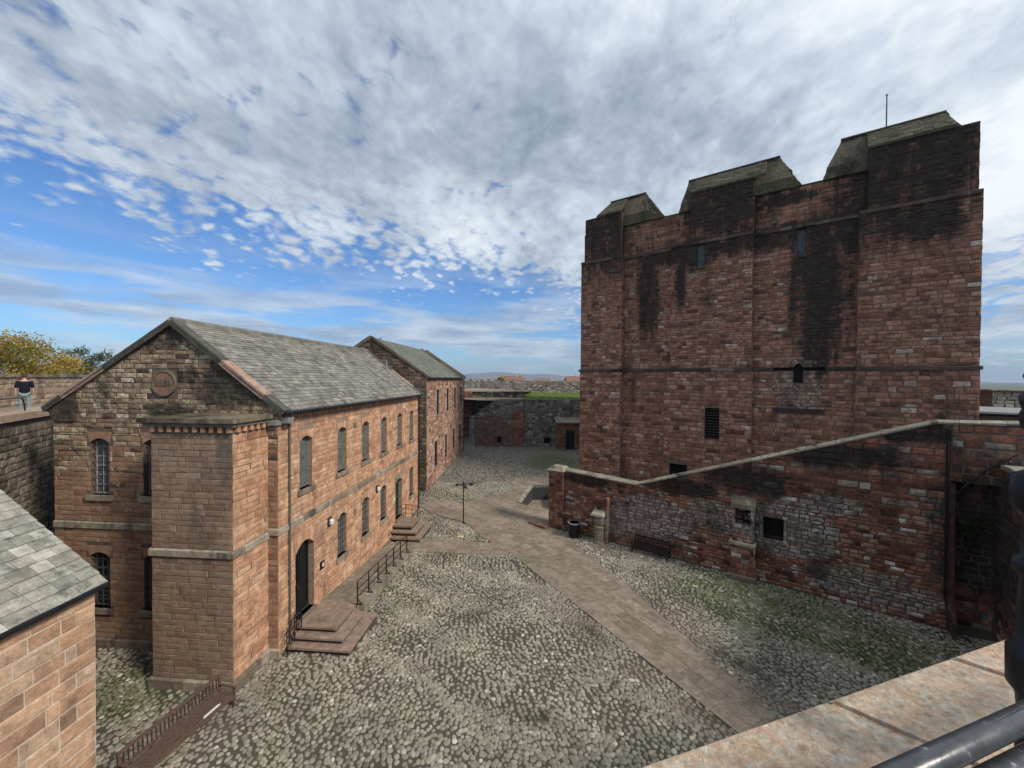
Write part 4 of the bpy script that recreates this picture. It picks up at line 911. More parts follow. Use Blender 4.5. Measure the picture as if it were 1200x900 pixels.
# ================================================================ small building, left foreground
C_ = thing('stone_lodge', 'small building with pale stone slate roof and large orange blocks at the left edge', 'building', (-8.30, 7.9, 0), -.03)
fc = frame((0, -9, 0), (0, 1, 0))
mb = MB(); mb.box(-6, 0, -9, 0, 0, 6.28); put(mb, 'wall', 'mortar_c', C_)
rc = []; z = 0; r = random.Random(61); zi = 0
while z < 6.2:
    h = r.uniform(.27, .33); h = 6.26 - z if 6.26 - z < .4 else h; q = .34 if zi % 2 else .62
    rr0, _ = courses(0, 9 - q, z, z + h, (h, h + .001), (.36, .85), seed=62 + zi); rc += rr0; rc.append((9 - q, 9.0, z, z + h)); z += h; zi += 1
emit_blocks(rc, fc, C_, 'c_stone', 200, depth=.07, proud=.02, pj=.01, gap=.009, cham=.012)
emit_blocks(courses(0, 6, 0, 6.26, (.27, .33), (.5, 1.), seed=63)[0], frame((0, 0, 0), (-1, 0, 0)), C_, 'c_stone', 0, depth=.07, proud=.02, pj=.01, gap=.009)
vc = Vector((-3.15, 0, 2.55)); f1 = frame((.14, -9, 6.36), (0, 1, 0), v=tuple(vc)); f2 = frame((-6.14, .12, 6.36), (0, -1, 0), v=(3.15, 0, 2.55))
for f_ in (f1, f2):
    mb = MB(); mb.box(0, 9.12, 0, .08, 0, vc.length, mat=f_); put(mb, 'roof', 'slate_c', C_, tone=.3)
    slates(f_ @ Matrix.Translation((0, 0, -.03)), C_, 'slate_c', 9.12, vc.length, (.22, .28), (.28, .52), 200 if f_ is f1 else 0, 64)
mb = MB(); mb.tube([(.17, -9, 6.31), (.17, .1, 6.31)], .05, 8); put(mb, 'gutter', 'black', C_)
mb = MB(); mb.add([(0, -.02, 6.2), (-6, -.02, 6.2), (-3, -.02, 8.8)], [(0, 1, 2)]); put(mb, 'gable_wall', 'c_stone', C_, tone=.5)

# ================================================================ the keep
K = thing('castle_keep', 'massive square red sandstone keep with black streaks and three capped merlons', 'tower', (KX, KY, 0), KT)
kwin = {'slit_l': (10.4, 11.0, 19.7, 21.7), 'slit_r': (17.1, 17.62, 19.6, 21.5), 'arch': (17.0, 17.6, 10.25, 11.7), 'barred': (11.2, 12.25, 5.7, 8.2), 'low': (8.45, 9.9, 1.2, 3.35)}
# planes: buttress face y=0 above z 11.3; recess face y=.55; all .13 further out below 11.3
BUT_LO = [(-.0, 4.1), (7.95, 14.45), (20.45, 26.0)]; BUT_MID = [(-.0, 4.1), (8.4, 14.4), (20.5, 26.0)]; BUT_TOP = [(.35, 3.95), (9.9, 14.4), (20.95, 25.85)]
mb = MB()
mb.box(.2, 25.8, 1.3, 24, 0, 24.7)
put(mb, 'core_wall', 'mortar_k', K)
def kzone(z0, z1, buts, off, hh, ll, seed, nb, nr, ztop=None):
    # recess strips
    edges = [0] + [e for b in buts for e in b] + [26]
    for i in range(len(buts) + 1):
        u0 = -.0 if i == 0 else buts[i - 1][1]; u1 = 26.0 if i == len(buts) else buts[i][0]
        if u1 - u0 < .2: continue
        fr = frame((0, .55 - off, 0), (1, 0, 0)); hs = [h for h in kwin.values() if h[0] < u1 and h[1] > u0 and h[2] < z1 and h[3] > z0 and not any(b[0] < h[0] < b[1] for b in buts)]
        mb = MB(); backing(mb, fr, u0, u1, z0, z1, hs, .5); put(mb, 'recess_wall', 'mortar_k', K)
        emit_blocks(courses(u0, u1, z0, z1, hh, ll, hs, seed=seed + i)[0], fr, K, 'k_stone', nr, depth=.1, proud=.02, pj=.02, irr=.06, cham=.02, vis=lambda u, z: z > 4, pool=KP)
    for i, (a, b) in enumerate(buts):
        fr = frame((0, -off, 0), (1, 0, 0)); hs = [h for h in kwin.values() if a < h[0] < b and h[2] < z1 and h[3] > z0]; zt = ztop or z1
        mb = MB(); backing(mb, fr, a, b, z0, zt, hs, .5)
        mb.add([(a, -off, z0), (a, .55, z0), (a, .55, zt), (a, -off, zt)], [(3, 2, 1, 0)], .5); mb.add([(b, -off, z0), (b, .55, z0), (b, .55, zt), (b, -off, zt)], [(0, 1, 2, 3)], .5)
        mb.add([(a, -off, zt - .02), (b, -off, zt - .02), (b, .9, zt - .02), (a, .9, zt - .02)], [(0, 1, 2, 3)], .5)
        put(mb, 'buttress', 'mortar_k', K)
        emit_blocks(courses(a, b, z0, zt, hh, ll, hs, seed=seed + 10 + i)[0], fr, K, 'k_stone', nb, depth=.1, proud=.02, pj=.02, irr=.06, cham=.02, vis=lambda u, z: z > 4, pool=KP)
        emit_blocks(courses(0, .55 + off, z0, zt, hh, (.3, .6), seed=seed + 20 + i)[0], frame((a, .55, 0), (0, -1, 0)), K, 'k_stone', 0, depth=.1, proud=.02, pj=.015, irr=.06, pool=KP)
        emit_blocks(courses(0, .55 + off, z0, zt, hh, (.3, .6), seed=seed + 30 + i)[0], frame((b, -off, 0), (0, 1, 0)), K, 'k_stone', 0, depth=.1, proud=.02, pj=.015, irr=.06, pool=KP)
KP = []
kzone(0, 11.15, BUT_LO, .13, (.22, .40), (.35, 1.05), 71, 20, 12)
kzone(11.4, 21.6, BUT_MID, 0., (.16, .34), (.3, .95), 171, 30, 20)
kzone(21.75, 24.6, BUT_TOP, -.12, (.28, .42), (.4, 1.0), 271, 24, 14, ztop=25.85)
allm = MB()
for m_ in KP:
    n_ = len(allm.v); allm.v += m_.v; allm.f += [tuple(i + n_ for i in f) for f in m_.f]; allm.t += m_.t
allm.build('stonework', M['k_stone'], K, 'stuff')
for (z, pr, buts, off) in ((11.15, .24, BUT_LO, .13), (21.55, .10, BUT_MID, 0)):
    cuts = sorted({-.13 if off else 0, 26.1 if off else 26.0, *[e for b in buts for e in b]}); 
    for a, b in zip(cuts, cuts[1:]):
        inb = any(x - .2 <= (a + b) / 2 <= y + .2 for x, y in buts)
        if z < 12 and 15.7 < (a + b) / 2 < 18.9 and not inb:
            run(frame((0, .55, 0), (1, 0, 0)), K, a, 15.8, z, z + .25, pr, 'k_string', 'string_stone', (1.2, 2.5), seed=int(a * 9) + 3); run(frame((0, .55, 0), (1, 0, 0)), K, 18.85, b, z, z + .25, pr, 'k_string', 'string_stone', (1.2, 2.5), seed=int(a * 9) + 4); continue
        run(frame((0, 0 if inb else .55, 0), (1, 0, 0)), K, a, b, z, z + .25, pr, 'k_string', 'string_stone', (1.2, 2.5), seed=int(a * 9) + 3)
# side faces (plain coursed, seen only from a step aside)
for fr, wdt, zc, zd in ((frame((0, 24, 0), (0, -1, 0)), 24, 0, 21.6), (frame((26, 0, 0), (0, 1, 0)), 24, 0, 21.6), (frame((.35, 24, 0), (0, -1, 0)), 23.3, 21.6, 24.6), (frame((25.85, .7, 0), (0, 1, 0)), 23.3, 21.6, 24.6)):
    mb = MB(); backing(mb, fr, 0, wdt, zc, zd); put(mb, 'side_wall', 'mortar_k', K)
    emit_blocks(courses(0, wdt, zc, zd, (.3, .45), (.6, 1.4), seed=88)[0], fr, K, 'k_stone', 0, depth=.1, proud=.02, pj=.02, irr=.05)
mb = MB(); mb.box(.36, 25.84, .64, 24, 24.6, 24.7); put(mb, 'parapet_coping', 'k_cap', K, tone=.4)
# capped merlons: hipped caps, ridge set back
for i, (b0, b1, r0, r1, f0, f1) in enumerate(((1.5, 7.6, 2.3, 5.6, 1.6, 3.9), (8.9, 17.3, 9.4, 15.9, 9.9, 15.1), (18.6, 25.7, 19.6, 24.7, 20.95, 24.9))):
    y0, y1, yr = .43, 3.2, 1.75
    mb = MB(); zt = 25.86
    vs = [(b0, y0 + .03, 24.6), (b1, y0 + .03, 24.6), (b1, y1, 24.6), (b0, y1, 24.6), (max(b0 + (.3 if i == 0 else .15), b0), y0 + .03, 25.5 if i == 0 else 25.4), (b1 - (.5 if i < 2 else .1), y0 + .03, 25.4), (b1 - .5, y1, 25.4), (b0 + .2, y1, 25.4), (r0, yr, 27.6), (r1, yr, 27.6)]
    if i == 0: vs[5] = (6.2, y0 + .03, 25.5)
    mb.add(vs, [(0, 1, 5, 4), (1, 2, 6, 5), (2, 3, 7, 6), (3, 0, 4, 7), (4, 5, 9, 8), (5, 6, 9), (6, 7, 8, 9), (7, 4, 8)], .5)
    cap = put(mb, 'merlon', 'k_cap', K)
    mb = MB(); mb.add([(f0 - .06, -.0, 25.80), (f1 + .06, -.0, 25.80), (min(f1, r1), 1.9, 27.55), (max(f0, r0), 1.9, 27.55), (f0 - .06, .02, 25.97), (f1 + .06, .02, 25.97), (min(f1, r1), 1.7, 27.62), (max(f0, r0), 1.7, 27.62)], [(0, 3, 2, 1), (4, 5, 6, 7), (0, 1, 5, 4), (1, 2, 6, 5), (2, 3, 7, 6), (3, 0, 4, 7)], .55)
    put(mb, 'cap_slope', 'k_cap_dark', cap)
    mb = MB(); mb.tube([(r0 - .05, yr, 27.62), (r1 + .05, yr, 27.62)], .14, 6); put(mb, 'ridge_roll', 'k_cap', cap)
    def capface(o_, u_, v_, U, V, lim_=None, sd=1, key='k_cap'):
        fr = frame(o_, u_, v=v_); rq, qq = courses(0, U, 0, V, (.38, .52), (.6, 1.3), lim=lim_, seed=sd); emit_blocks(rq, fr, K, key, 10, quads=qq, depth=.12, proud=.05, pj=.03, cham=.03, irr=.03, name='cap_stone')
    zf = 25.93; vv = Vector((0, 1.72, 1.68)); capface((f0 - .03, .03, zf), (1, 0, 0), tuple(vv), f1 - f0 + .06, vv.length - .05, (lambda z, a=(.32 if i == 0 else 0), b=(.12 if i == 2 else 0), U=f1 - f0 + .06: (a * z, U - b * z)), 91 + i, 'k_cap_dark')
    D_ = y1 - y0; vr = Vector((-(b1 - r1), 0, 3.0)); lr = vr.length; k_ = (yr - y0) / lr; k2 = (y1 - yr) / lr
    capface((b1, y0, 24.62), (0, 1, 0), tuple(vr), D_, lr, lambda z: (k_ * z, D_ - k2 * z), 94 + i)
    vl = Vector((r0 - b0, 0, 3.0)); ll = vl.length
    capface((b0, y1, 24.62), (0, -1, 0), tuple(vl), D_, ll, lambda z: (k2 / lr * ll * z / 1 if False else (y1 - yr) / ll * z, D_ - (yr - y0) / ll * z), 97 + i)
    for xa, xb, ra, rb in ((f1 + .05, b1, None, r1), (b0, f0 - .05, r0, None)):
        if xb - xa < .25: continue
        H1 = 3.0; fr = frame((0, y0 + .02, 24.62), (1, 0, 0), v=(0, yr - y0, 3.0)); Hs = math.hypot(yr - y0, 3.0)
        lm = (lambda z, xa=xa, xb=xb, rb=rb: (xa, xb - (xb - rb) * z / Hs)) if rb is not None else (lambda z, xa=xa, xb=xb, ra=ra: (xa + (ra - xa) * z / Hs, xb))
        rq, qq = courses(xa, xb, 0, Hs, (.34, .46), (.5, 1.), lim=lm, seed=120 + i); emit_blocks(rq, fr, K, 'k_cap', 8, quads=qq, depth=.12, proud=.04, pj=.03, cham=.03, irr=.03, name='cap_stone')
# keep windows
fk = frame((0, 0, 0), (1, 0, 0)); fkr = frame((0, .55, 0), (1, 0, 0))
for fr, h, nm in ((fk, kwin['slit_l'], 'slit'), (fkr, kwin['slit_r'], 'slit')):
    window(fr, K, *h, rows=9, cols=3, depth=.22, glass='glass_pale', fmat='iron', sill=True, sill_key='k_cap', sill_ext=.05, fw=.04)
mb = MB(); mb.box(16.75, 18.0, -.16, .1, 21.6, 21.78, mat=fkr); put(mb, 'hood_stone', 'k_cap', K, tone=.6)
h = kwin['arch']; window(frame((0, .42, 0), (1, 0, 0)), K, *h, rows=6, cols=3, depth=.3, glass='void', fmat='iron', sill=False, fw=.05); voussoirs(frame((0, .42, 0), (1, 0, 0)), K, 'k_stone', h[0], h[1], h[3] - .3, .3, .25, 5)
fk2 = frame((0, -.13, 0), (1, 0, 0)); h = kwin['barred']; mb = MB(); mb.box(h[0], h[1], .4, .42, h[2], h[3], mat=fk2); lv = put(mb, 'louvred_window', 'void', K)
for k in range(11): mb = MB(); z = h[2] + .1 + k * .225; mb.bar(fk2 @ Vector((h[0], .2, z)), fk2 @ Vector((h[1], .2, z)), .12, .05); put(mb, 'louvre', 'iron', lv)
h = kwin['low']; mb = MB(); mb.box(h[0], h[1], .45, .47, h[2], h[3], mat=fk2); put(mb, 'doorway', 'void', K)
mb = MB(); mb.box(15.75, 18.85, -.22, .05, 8.15, 8.42, mat=frame((0, .42, 0), (1, 0, 0))); put(mb, 'ledge', 'k_string', K, tone=.1)
# flagpole on the keep roof
fp = thing('flagpole', 'thin flagpole standing on the keep roof behind the right merlon', 'flagpole', kw(22.4, 24.7, 6.), KT)
mb = MB(); mb.tube([(0, 0, 0), (0, 0, 7.3)], [.07, .035], 8); put(mb, 'pole', 'iron', fp); mb = MB(); mb.lathe([(7.3, .03), (7.36, .07), (7.44, .07), (7.5, .02)], (0, 0, 0), 8); put(mb, 'finial', 'lead', fp)

# ================================================================ sloping stair wall in front of the keep
S = thing('stair_wall', 'long patchy red and grey stone wall with a coping rising towards the right', 'wall', (SX, SY, 0), KT)
pts_t = [(-1.1, 4.02), (.2, 4.1), (5.1, 3.92), (18.0, 8.68), (20.6, 8.78)]
def topz(u):
    for (a, za), (b, zb) in zip(pts_t, pts_t[1:]):
        if u <= b: return za + (zb - za) * (max(u, a) - a) / (b - a)
    return pts_t[-1][1]
fs_ = frame((0, 0, 0), (1, 0, 0)); sqh = (11.78, 12.68, 2.32, 3.42)
mb = MB(); us = [0.1, 2., 5.1, 8, 11.78, 12.68, 15, 18.4]
for a, b in zip(us, us[1:]):
    for q in ([[(a, 0), (b, 0), (b, topz(b)), (a, topz(a))]] if a != 11.78 else [[(a, 0), (b, 0), (b, 2.32), (a, 2.32)], [(a, 3.42), (b, 3.42), (b, topz(b)), (a, topz(a))]]):
        mb.prism(q, 0, .62, fs_, .5)
mb.box(11.78, 12.68, .5, .52, 2.3, 3.45); put(mb, 'wall_core', 'mortar_s', S)
mb = MB(); mb.box(11.78, 12.68, .48, .49, 2.32, 3.42); put(mb, 'window_void', 'void', S)
for q in ((11.62, 12.84, 3.42, 3.56), (11.66, 11.78, 2.32, 3.42), (12.68, 12.8, 2.32, 3.42), (11.62, 12.84, 2.2, 2.32)):
    mb = MB(); mb.box(q[0], q[1], -.04, .3, q[2], q[3]); put(mb, 'window_surround', 's_stone', S, tone=.55)
exs = [(11.62, 12.84, 2.2, 3.56)]
r1, q1 = courses(.1, 18.4, 0.0, 4.4, (.13, .24), (.2, .62), exs, top=topz, seed=101); r2, q2 = courses(4, 18.4, 4.4, 8.7, (.22, .34), (.35, .85), top=topz, seed=102)
emit_blocks(r1 + r2, fs_, S, 's_stone', 230, quads=q1 + q2, depth=.12, proud=.03, pj=.025, irr=.09, cham=.022, gap=.005)
# coping stones
u = -.0; r = random.Random(5)
while u < 20.5:
    e = min(20.6, u + r.uniform(.5, .95)); 
    if u < 5.1 < e: e = 5.1
    if u < 18 < e: e = 18.0
    za, zb = topz(u), topz(e); mb = MB(); g = .008
    pr = [(-.08, -.02), (-.10, .06), (.03, .13), (.55, .13), (.70, .06), (.70, -.02)]
    vs = [(u + g, y, za + z) for y, z in pr] + [(e - g, y, zb + z + r.uniform(-.012, .012)) for y, z in pr]; k = 6
    mb.add(vs, [(5, 4, 3, 2, 1, 0), (6, 7, 8, 9, 10, 11)] + [(i, (i + 1) % k, (i + 1) % k + k, i + k) for i in range(k)]); put(mb, 'coping_stone', 's_cope', S, tone=r.random() * .75); u = e
# end pillar, gothic pier, hollow pier
def pier(x0, x1, y0, z0, z1, seed, n, key='s_stone', name='pier', hl=(.2, .32)):
    mb = MB(); mb.box(x0, x1, y0, 0.0, z0, z1); put(mb, name, 'mortar_dark', S)
    for fr, wd in ((frame((x0, y0, 0), (1, 0, 0)), x1 - x0), (frame((x0, 0, 0), (0, -1, 0)), -y0), (frame((x1, y0, 0), (0, 1, 0)), -y0)):
        emit_blocks(courses(0, wd, z0, z1, hl, (.3, .6), seed=seed)[0], fr, S, key, n, depth=.08, proud=.025, pj=.015, irr=.06, name='pier_stone', gap=.005)
mb = MB(); mb.box(-1.0, .1, -.3, .62, -.0, 4.1); put(mb, 'end_pillar', 'mortar_dark', S)
for fr, wd in ((frame((-1.0, -.3, 0), (1, 0, 0)), 1.1), (frame((-1.0, .62, 0), (0, -1, 0)), .92), (frame((.1, -.3, 0), (0, 1, 0)), .3)):
    emit_blocks(courses(0, wd, 0, 4.08, (.22, .34), (.3, .7), seed=111)[0], fr, S, 's_stone', 14, depth=.08, proud=.025, pj=.018, irr=.06, name='pier_stone')
mb = MB(); mb.add([(-1.12, -.42, 4.08), (.22, -.42, 4.08), (.22, .74, 4.08), (-1.12, .74, 4.08), (-.85, -.15, 4.36), (-.05, -.15, 4.36), (-.05, .5, 4.36), (-.85, .5, 4.36)], [(0, 3, 2, 1), (4, 5, 6, 7), (0, 1, 5, 4), (1, 2, 6, 5), (2, 3, 7, 6), (3, 0, 4, 7)]); put(mb, 'pillar_cap', 's_cope', S, tone=.6)
pier(10.4, 11.45, -.55, 0, 1.85, 112, 12); pier(10.45, 11.4, -.42, 1.95, 2.9, 113, 8)
mb = MB(); mb.box(10.3, 11.52, -.66, 0, 1.83, 1.97); put(mb, 'ledge', 's_cope', S, tone=.95)
mb = MB(); mb.box(10.25, 11.55, -.8, 0, 0, .28); put(mb, 'pier_plinth', 's_cope', S, tone=.05)
for x0, x1 in ((10.42, 10.56), (11.27, 11.42)):
    mb = MB(); mb.box(x0, x1, -.42, 0, 2.9, 3.72); put(mb, 'niche_jamb', 's_stone', S, tone=.4)
mb = MB(); mb.box(10.56, 11.27, -.02, -.01, 2.9, 3.7); put(mb, 'niche_void', 'void', S)
mb = MB(); mb.add([(10.36, -.48, 3.72), (11.48, -.48, 3.72), (11.48, 0, 3.72), (10.36, 0, 3.72), (10.36, -.44, 3.95), (11.48, -.44, 3.95), (11.48, 0, 4.3), (10.36, 0, 4.3)], [(0, 3, 2, 1), (4, 5, 6, 7), (0, 1, 5, 4), (1, 2, 6, 5), (2, 3, 7, 6), (3, 0, 4, 7)]); put(mb, 'niche_hood', 's_cope', S, tone=.05)
gp = thing('stone_pier', 'weathered grey fragment pier with sloping slab cap against the red stretch of the wall', 'pier', sw(2.95, 0, -.5), KT)
mb = MB(); mb.lathe([(0, .48), (.12, .48), (.15, .36), (.95, .35), (1.0, .40), (1.08, .38), (1.1, .33)], (0, 0, 0), 8); put(mb, 'base', 's_cope', gp, tone=.35)
mb = MB(); mb.lathe([(1.1, .30), (1.3, .37), (1.5, .38), (1.75, .30)], (0, 0, 0), 10); put(mb, 'bulbous_stone', 's_cope', gp, tone=.15)
mb = MB(); mb.add([(-.48, -.42, 1.75), (.42, -.42, 1.75), (.42, .4, 1.95), (-.48, .4, 1.95), (-.42, -.38, 1.88), (.38, -.38, 1.88), (.32, .4, 2.3), (-.36, .4, 2.3)], [(0, 3, 2, 1), (4, 5, 6, 7), (0, 1, 5, 4), (1, 2, 6, 5), (2, 3, 7, 6), (3, 0, 4, 7)]); put(mb, 'slab_cap', 's_cope', gp, tone=.95)
mb = MB(); mb.box(-.25, .3, .0, .45, 2.0, 2.75); put(mb, 'upper_block', 's_stone', gp, tone=.15)
mb = MB(); mb.box(.38, .52, -.1, .45, 0, 2.9); put(mb, 'shaft', 's_stone', gp, tone=.6)
lb = thing('litter_bin', 'round black litter bin with a pale rim under the red stretch of wall', 'bin', sw(1.25, 0, -.75), KT)
mb = MB(); mb.lathe([(0.0, .30), (.08, .34), (.85, .40), (.88, .44), (.94, .44)], (0, 0, 0), 14); put(mb, 'body', 'black', lb)
mb = MB(); mb.lathe([(.94, .44), (.99, .43), (.99, .34), (.95, .32)], (0, 0, 0), 14); put(mb, 'rim', 'lead', lb)
kb = MB(); kb.box(-.9, .6, -.12, .12, 0, .22); kb.v = [(a, b, c) for a, b, c in kb.v]
o = put(kb, 'kerb_block', 's_stone', None, tone=.5); o.location = sw(-1.5, 0, -.75); o.rotation_euler = (0, 0, KT - .1); tag(o, 'low red stone kerb lying on the path at the foot of the end pillar', 'kerb')
# recess, corner and return wall at the right end
mb = MB(); mb.box(18.42, 19.9, .9, 1.0, 0, 8.7); mb.box(18.41, 18.5, .0, .95, 0, 6.2); mb.box(18.42, 20.6, 0., .7, 6.3, 8.72); put(mb, 'recess_core', 'mortar_dark', S)
emit_blocks(courses(18.45, 19.9, 0, 6.3, (.2, .3), (.3, .7), seed=121)[0], frame((0, .9, 0), (1, 0, 0)), S, 's_stone', 20, proud=.03, pj=.02, irr=.08, depth=.1)
emit_blocks(courses(18.45, 20.6, 6.32, 8.7, (.26, .4), (.4, .9), seed=122)[0], fs_, S, 's_stone', 18, proud=.03, pj=.02, irr=.06, depth=.1)
mb = MB(); mb.add([(18.42, -.02, 0), (18.42, -.85, 0), (18.56, -.85, 0), (18.56, -.02, 0), (18.42, -.02, 6.2), (18.42, -.08, 6.2), (18.56, -.08, 6.2), (18.56, -.02, 6.2), (18.42, -.25, 1.6), (18.56, -.25, 1.6)], [(0, 1, 8, 5, 4), (3, 7, 6, 9, 2), (1, 2, 9, 8), (8, 9, 6, 5), (4, 5, 6, 7)]); put(mb, 'batter', 's_stone', S, tone=.03)
RW = thing('return_wall', 'rough red and grey wall returning towards the viewer at the right edge behind the iron post', 'wall', sw(19.9, 0, 0), KT)
fr_w = frame((0, .9, 0), (0, -1, 0)); mb = MB(); mb.box(0, .9, -9, .9, 0, 7.0); put(mb, 'wall_core', 'mortar_dark', RW)
emit_blocks(courses(0, 9.9, 0, 7.0, (.24, .4), (.4, .9), seed=123)[0], fr_w, RW, 's_stone', 60, proud=.05, pj=.04, irr=.1, depth=.15, cham=.03)
for k in range(9):
    mb = MB(); mb.box(-.12, 1.0, .9 - 1.1 * k - 1.09, .9 - 1.1 * k, 7.0, 7.16 + .02 * (k % 2)); put(mb, 'coping_stone', 's_cope', RW, tone=random.random())
dp = MB(); pts = [sw(18.3, z, -.09) for z in (8.4, 6., 3., 1.4)] + [sw(18.33, .9, -.35), sw(18.5, .35, -.75), sw(18.9, .15, -1.0)]; dp.tube(pts, .038, 8)
o = put(dp, 'drainpipe', 'black', None); tag(o, 'black drainpipe running down the sloping wall beside the dark recess', 'drainpipe')
cb_ = MB(); cb_.tube([sw(20.2, 7.6, -.06), sw(19.4, 6.9, -.06), sw(18.8, 6.1, -.06), sw(18.45, 5.6, -.08)], .025, 6); o = put(cb_, 'cable', 'black', None); tag(o, 'black cable slanting across the upper stones above the dark recess', 'cable')
# ferns in the recess
def leafy(name, label, cat, pos, n, rad, h, mat, seed, ls=.16):
    r = random.Random(seed); mb = MB()
    for _ in range(n):
        a = r.uniform(0, 2 * math.pi); b = r.uniform(.2, 1.2); d_ = Vector((math.cos(a) * math.cos(b), math.sin(a) * math.cos(b), math.sin(b))); p = Vector((r.uniform(-rad, rad), r.uniform(-rad * .4, rad * .4), r.uniform(0, h))); s_ = ls * r.uniform(.6, 1.4); t = d_.cross(Vector((r.random(), r.random(), .3))).normalized() * s_ * .4
        mb.add([p, p + d_ * s_ * .5 + t, p + d_ * s_, p + d_ * s_ * .5 - t], [(0, 1, 2, 3)], r.random())
    o = put(mb, name, mat, None); o.location = pos; return tag(o, label, cat)
def leaf_mat(name, pal):
    m, nt, b = matbase(name, .6); c = ramp(nt, tonev(nt), pal); c = mixc(nt, 1., c, ramp(nt, noise(nt, posn(nt), .35, 4), [(.3, .7), (.7, 1.25)]), 'MULTIPLY'); L(nt, c, b.inputs['Base Color'])
    tr = N(nt, 'ShaderNodeBsdfTranslucent'); L(nt, c, tr.inputs[0]); ms = N(nt, 'ShaderNodeMixShader'); ms.inputs[0].default_value = .3; L(nt, b.outputs[0], ms.inputs[1]); L(nt, tr.outputs[0], ms.inputs[2])
    L(nt, ms.outputs[0], [n for n in nt.nodes if n.type == 'OUTPUT_MATERIAL'][0].inputs[0]); return m
M['fern'] = leaf_mat('fern_green', [(0, (.03, .05, .012)), (1, (.09, .12, .04))])
leafy('fern', 'green fern growing out of the dark recess by the drainpipe', 'plant', sw(19.2, 3.7, .7), 90, .45, 1.0, 'fern', 3, .22)
r = random.Random(9)
for k in range(6):
    mb = MB(); b_ = .07 + .05 * r.random(); mb.lathe([(-.02, b_ * .7), (b_ * .5, b_), (b_ * .9, b_ * .4)], (0, 0, 0), 6, 0); o = put(mb, 'loose_stone', 's_cope', None, tone=.95); p = sw(17.1 + .18 * k, 0, -.5 + r.uniform(-.2, .2)); o.location = (p[0], p[1], .05)
    tag(o, 'pale loose stone, ' + ('leftmost', 'second from left', 'third from left', 'third from right', 'second from right', 'rightmost')[k] + ' of the small heap by the drainpipe foot', 'stone', 'loose stones at the foot of the wall')
# ================================================================ far end of the ward: battery wall, lawn, curtain walls
D = thing('battery_wall', 'grey curved battery wall with a red pilaster and a lawn above it, at the far end of the yard', 'wall', (0, 54.7, 1.0))
def dtop(u): return 4.3 + (u + 5.0) / 3.0 * 2.25 if u < -2 else 6.5
fd = frame((0, 0, 0), (1, 0, 0)); dh = [(-2.55, -1.45, .55, 1.5), (4.45, 5.35, .55, 1.35)]
mb = MB(); backing(mb, fd, -2, 13, 0, 6.45, dh, .5); mb.prism([(-5, 0), (-2, 0), (-2, 6.45), (-5, 4.3)], 0, .8, fd); mb.box(-2, 13, .5, 1.2, 0, 6.4); put(mb, 'wall_core', 'mortar_dark', D)
r1, q1 = courses(-5, 13, 0, 6.5, (.22, .36), (.3, .7), dh + [(.1, 1.6, 0, 6.5)], top=dtop, seed=131); emit_blocks(r1, fd, D, 'd_stone', 60, quads=q1, proud=.04, pj=.03, irr=.1, depth=.12, cham=.03)
for h in dh: mb = MB(); mb.box(h[0], h[1], .4, .42, h[2], h[3], mat=fd); put(mb, 'window_void', 'void', D)
# curved return at its left end
for k in range(4):
    a0, a1 = R(180 + 22 * k), R(180 + 22 * (k + 1)); 
    p0 = Vector((-5 - 3.2 + 3.2 * math.cos(R(22 * k * -1)) - 0, 3.2 - 3.2 * math.cos(R(22 * k)) , 0)); p1 = Vector((-5 - 3.2 * math.sin(R(22 * (k + 1))) * .35, 3.2 * math.sin(R(22 * (k + 1))), 0))
    p0 = Vector((-5 - 3.2 * math.sin(R(22 * k)) * .35, 3.2 * math.sin(R(22 * k)), 0)); dv = p1 - p0
    fr = frame(tuple(p1), tuple(-dv)); rq, _ = courses(0, dv.length, 0, 4.3 - .2 * k, (.22, .36), (.3, .7), seed=135 + k); emit_blocks(rq, fr, D, 'd_stone', 0, proud=.04, pj=.03, irr=.1, depth=.14, cham=.03)
    mb = MB(); mb.box(0, dv.length, 0.02, .5, 0, 4.3 - .2 * k, mat=fr); put(mb, 'wall_core', 'mortar_dark', D)
M['gh'] = stone('red_porch_stone', [(0, (.12, .05, .035)), (.5, (.23, .10, .065)), (1, (.30, .18, .13))], dirt_amt=.45)
for (x0, x1, z1, k_) in ((.1, 1.6, 5.0, 'gh'), (.1, 1.6, 6.6, 'd_stone'), (6.35, 7.9, 6.6, 'd_stone')):
    mb = MB(); mb.box(x0, x1, -.35, 0, 0, z1); put(mb, 'pilaster', 'mortar_dark', D)
    emit_blocks(courses(0, x1 - x0, 5.0 if (z1 > 6 and x0 < 1) else 0, z1, (.28, .4), (.5, .9), seed=141)[0], frame((x0, -.35, 0), (1, 0, 0)), D, k_, 20, proud=.03, pj=.02, depth=.1, name='pilaster_stone')
u = -5
while u < 13:
    e = u + .95; mb = MB(); za, zb = dtop(u), dtop(e if abs(u + 2) > .9 else e); mb.add([(u, -.08, za), (e - .01, -.08, zb), (e - .01, .7, zb), (u, .7, za), (u, -.08, za + .14), (e - .01, -.08, zb + .14), (e - .01, .7, zb + .14), (u, .7, za + .14)], [(0, 3, 2, 1), (4, 5, 6, 7), (0, 1, 5, 4), (1, 2, 6, 5), (2, 3, 7, 6), (3, 0, 4, 7)])
    put(mb, 'coping_stone', 's_cope', D, tone=random.uniform(0, .5)); u = e
GH = thing('gatehouse_porch', 'small red stone lean-to with a black doorway against the far battery wall', 'porch', (6.0, 54.6, 1.0))
fh = frame((0, -2.1, 0), (1, 0, 0)); dh2 = [(1.15, 2.3, .12, 2.6)]
mb = MB(); backing(mb, fh, 0, 4.2, 0, 3.6, dh2, .3); mb.box(0, .05, -2.1, -.0, 0, 3.6); put(mb, 'front_wall', 'mortar_dark', GH); 
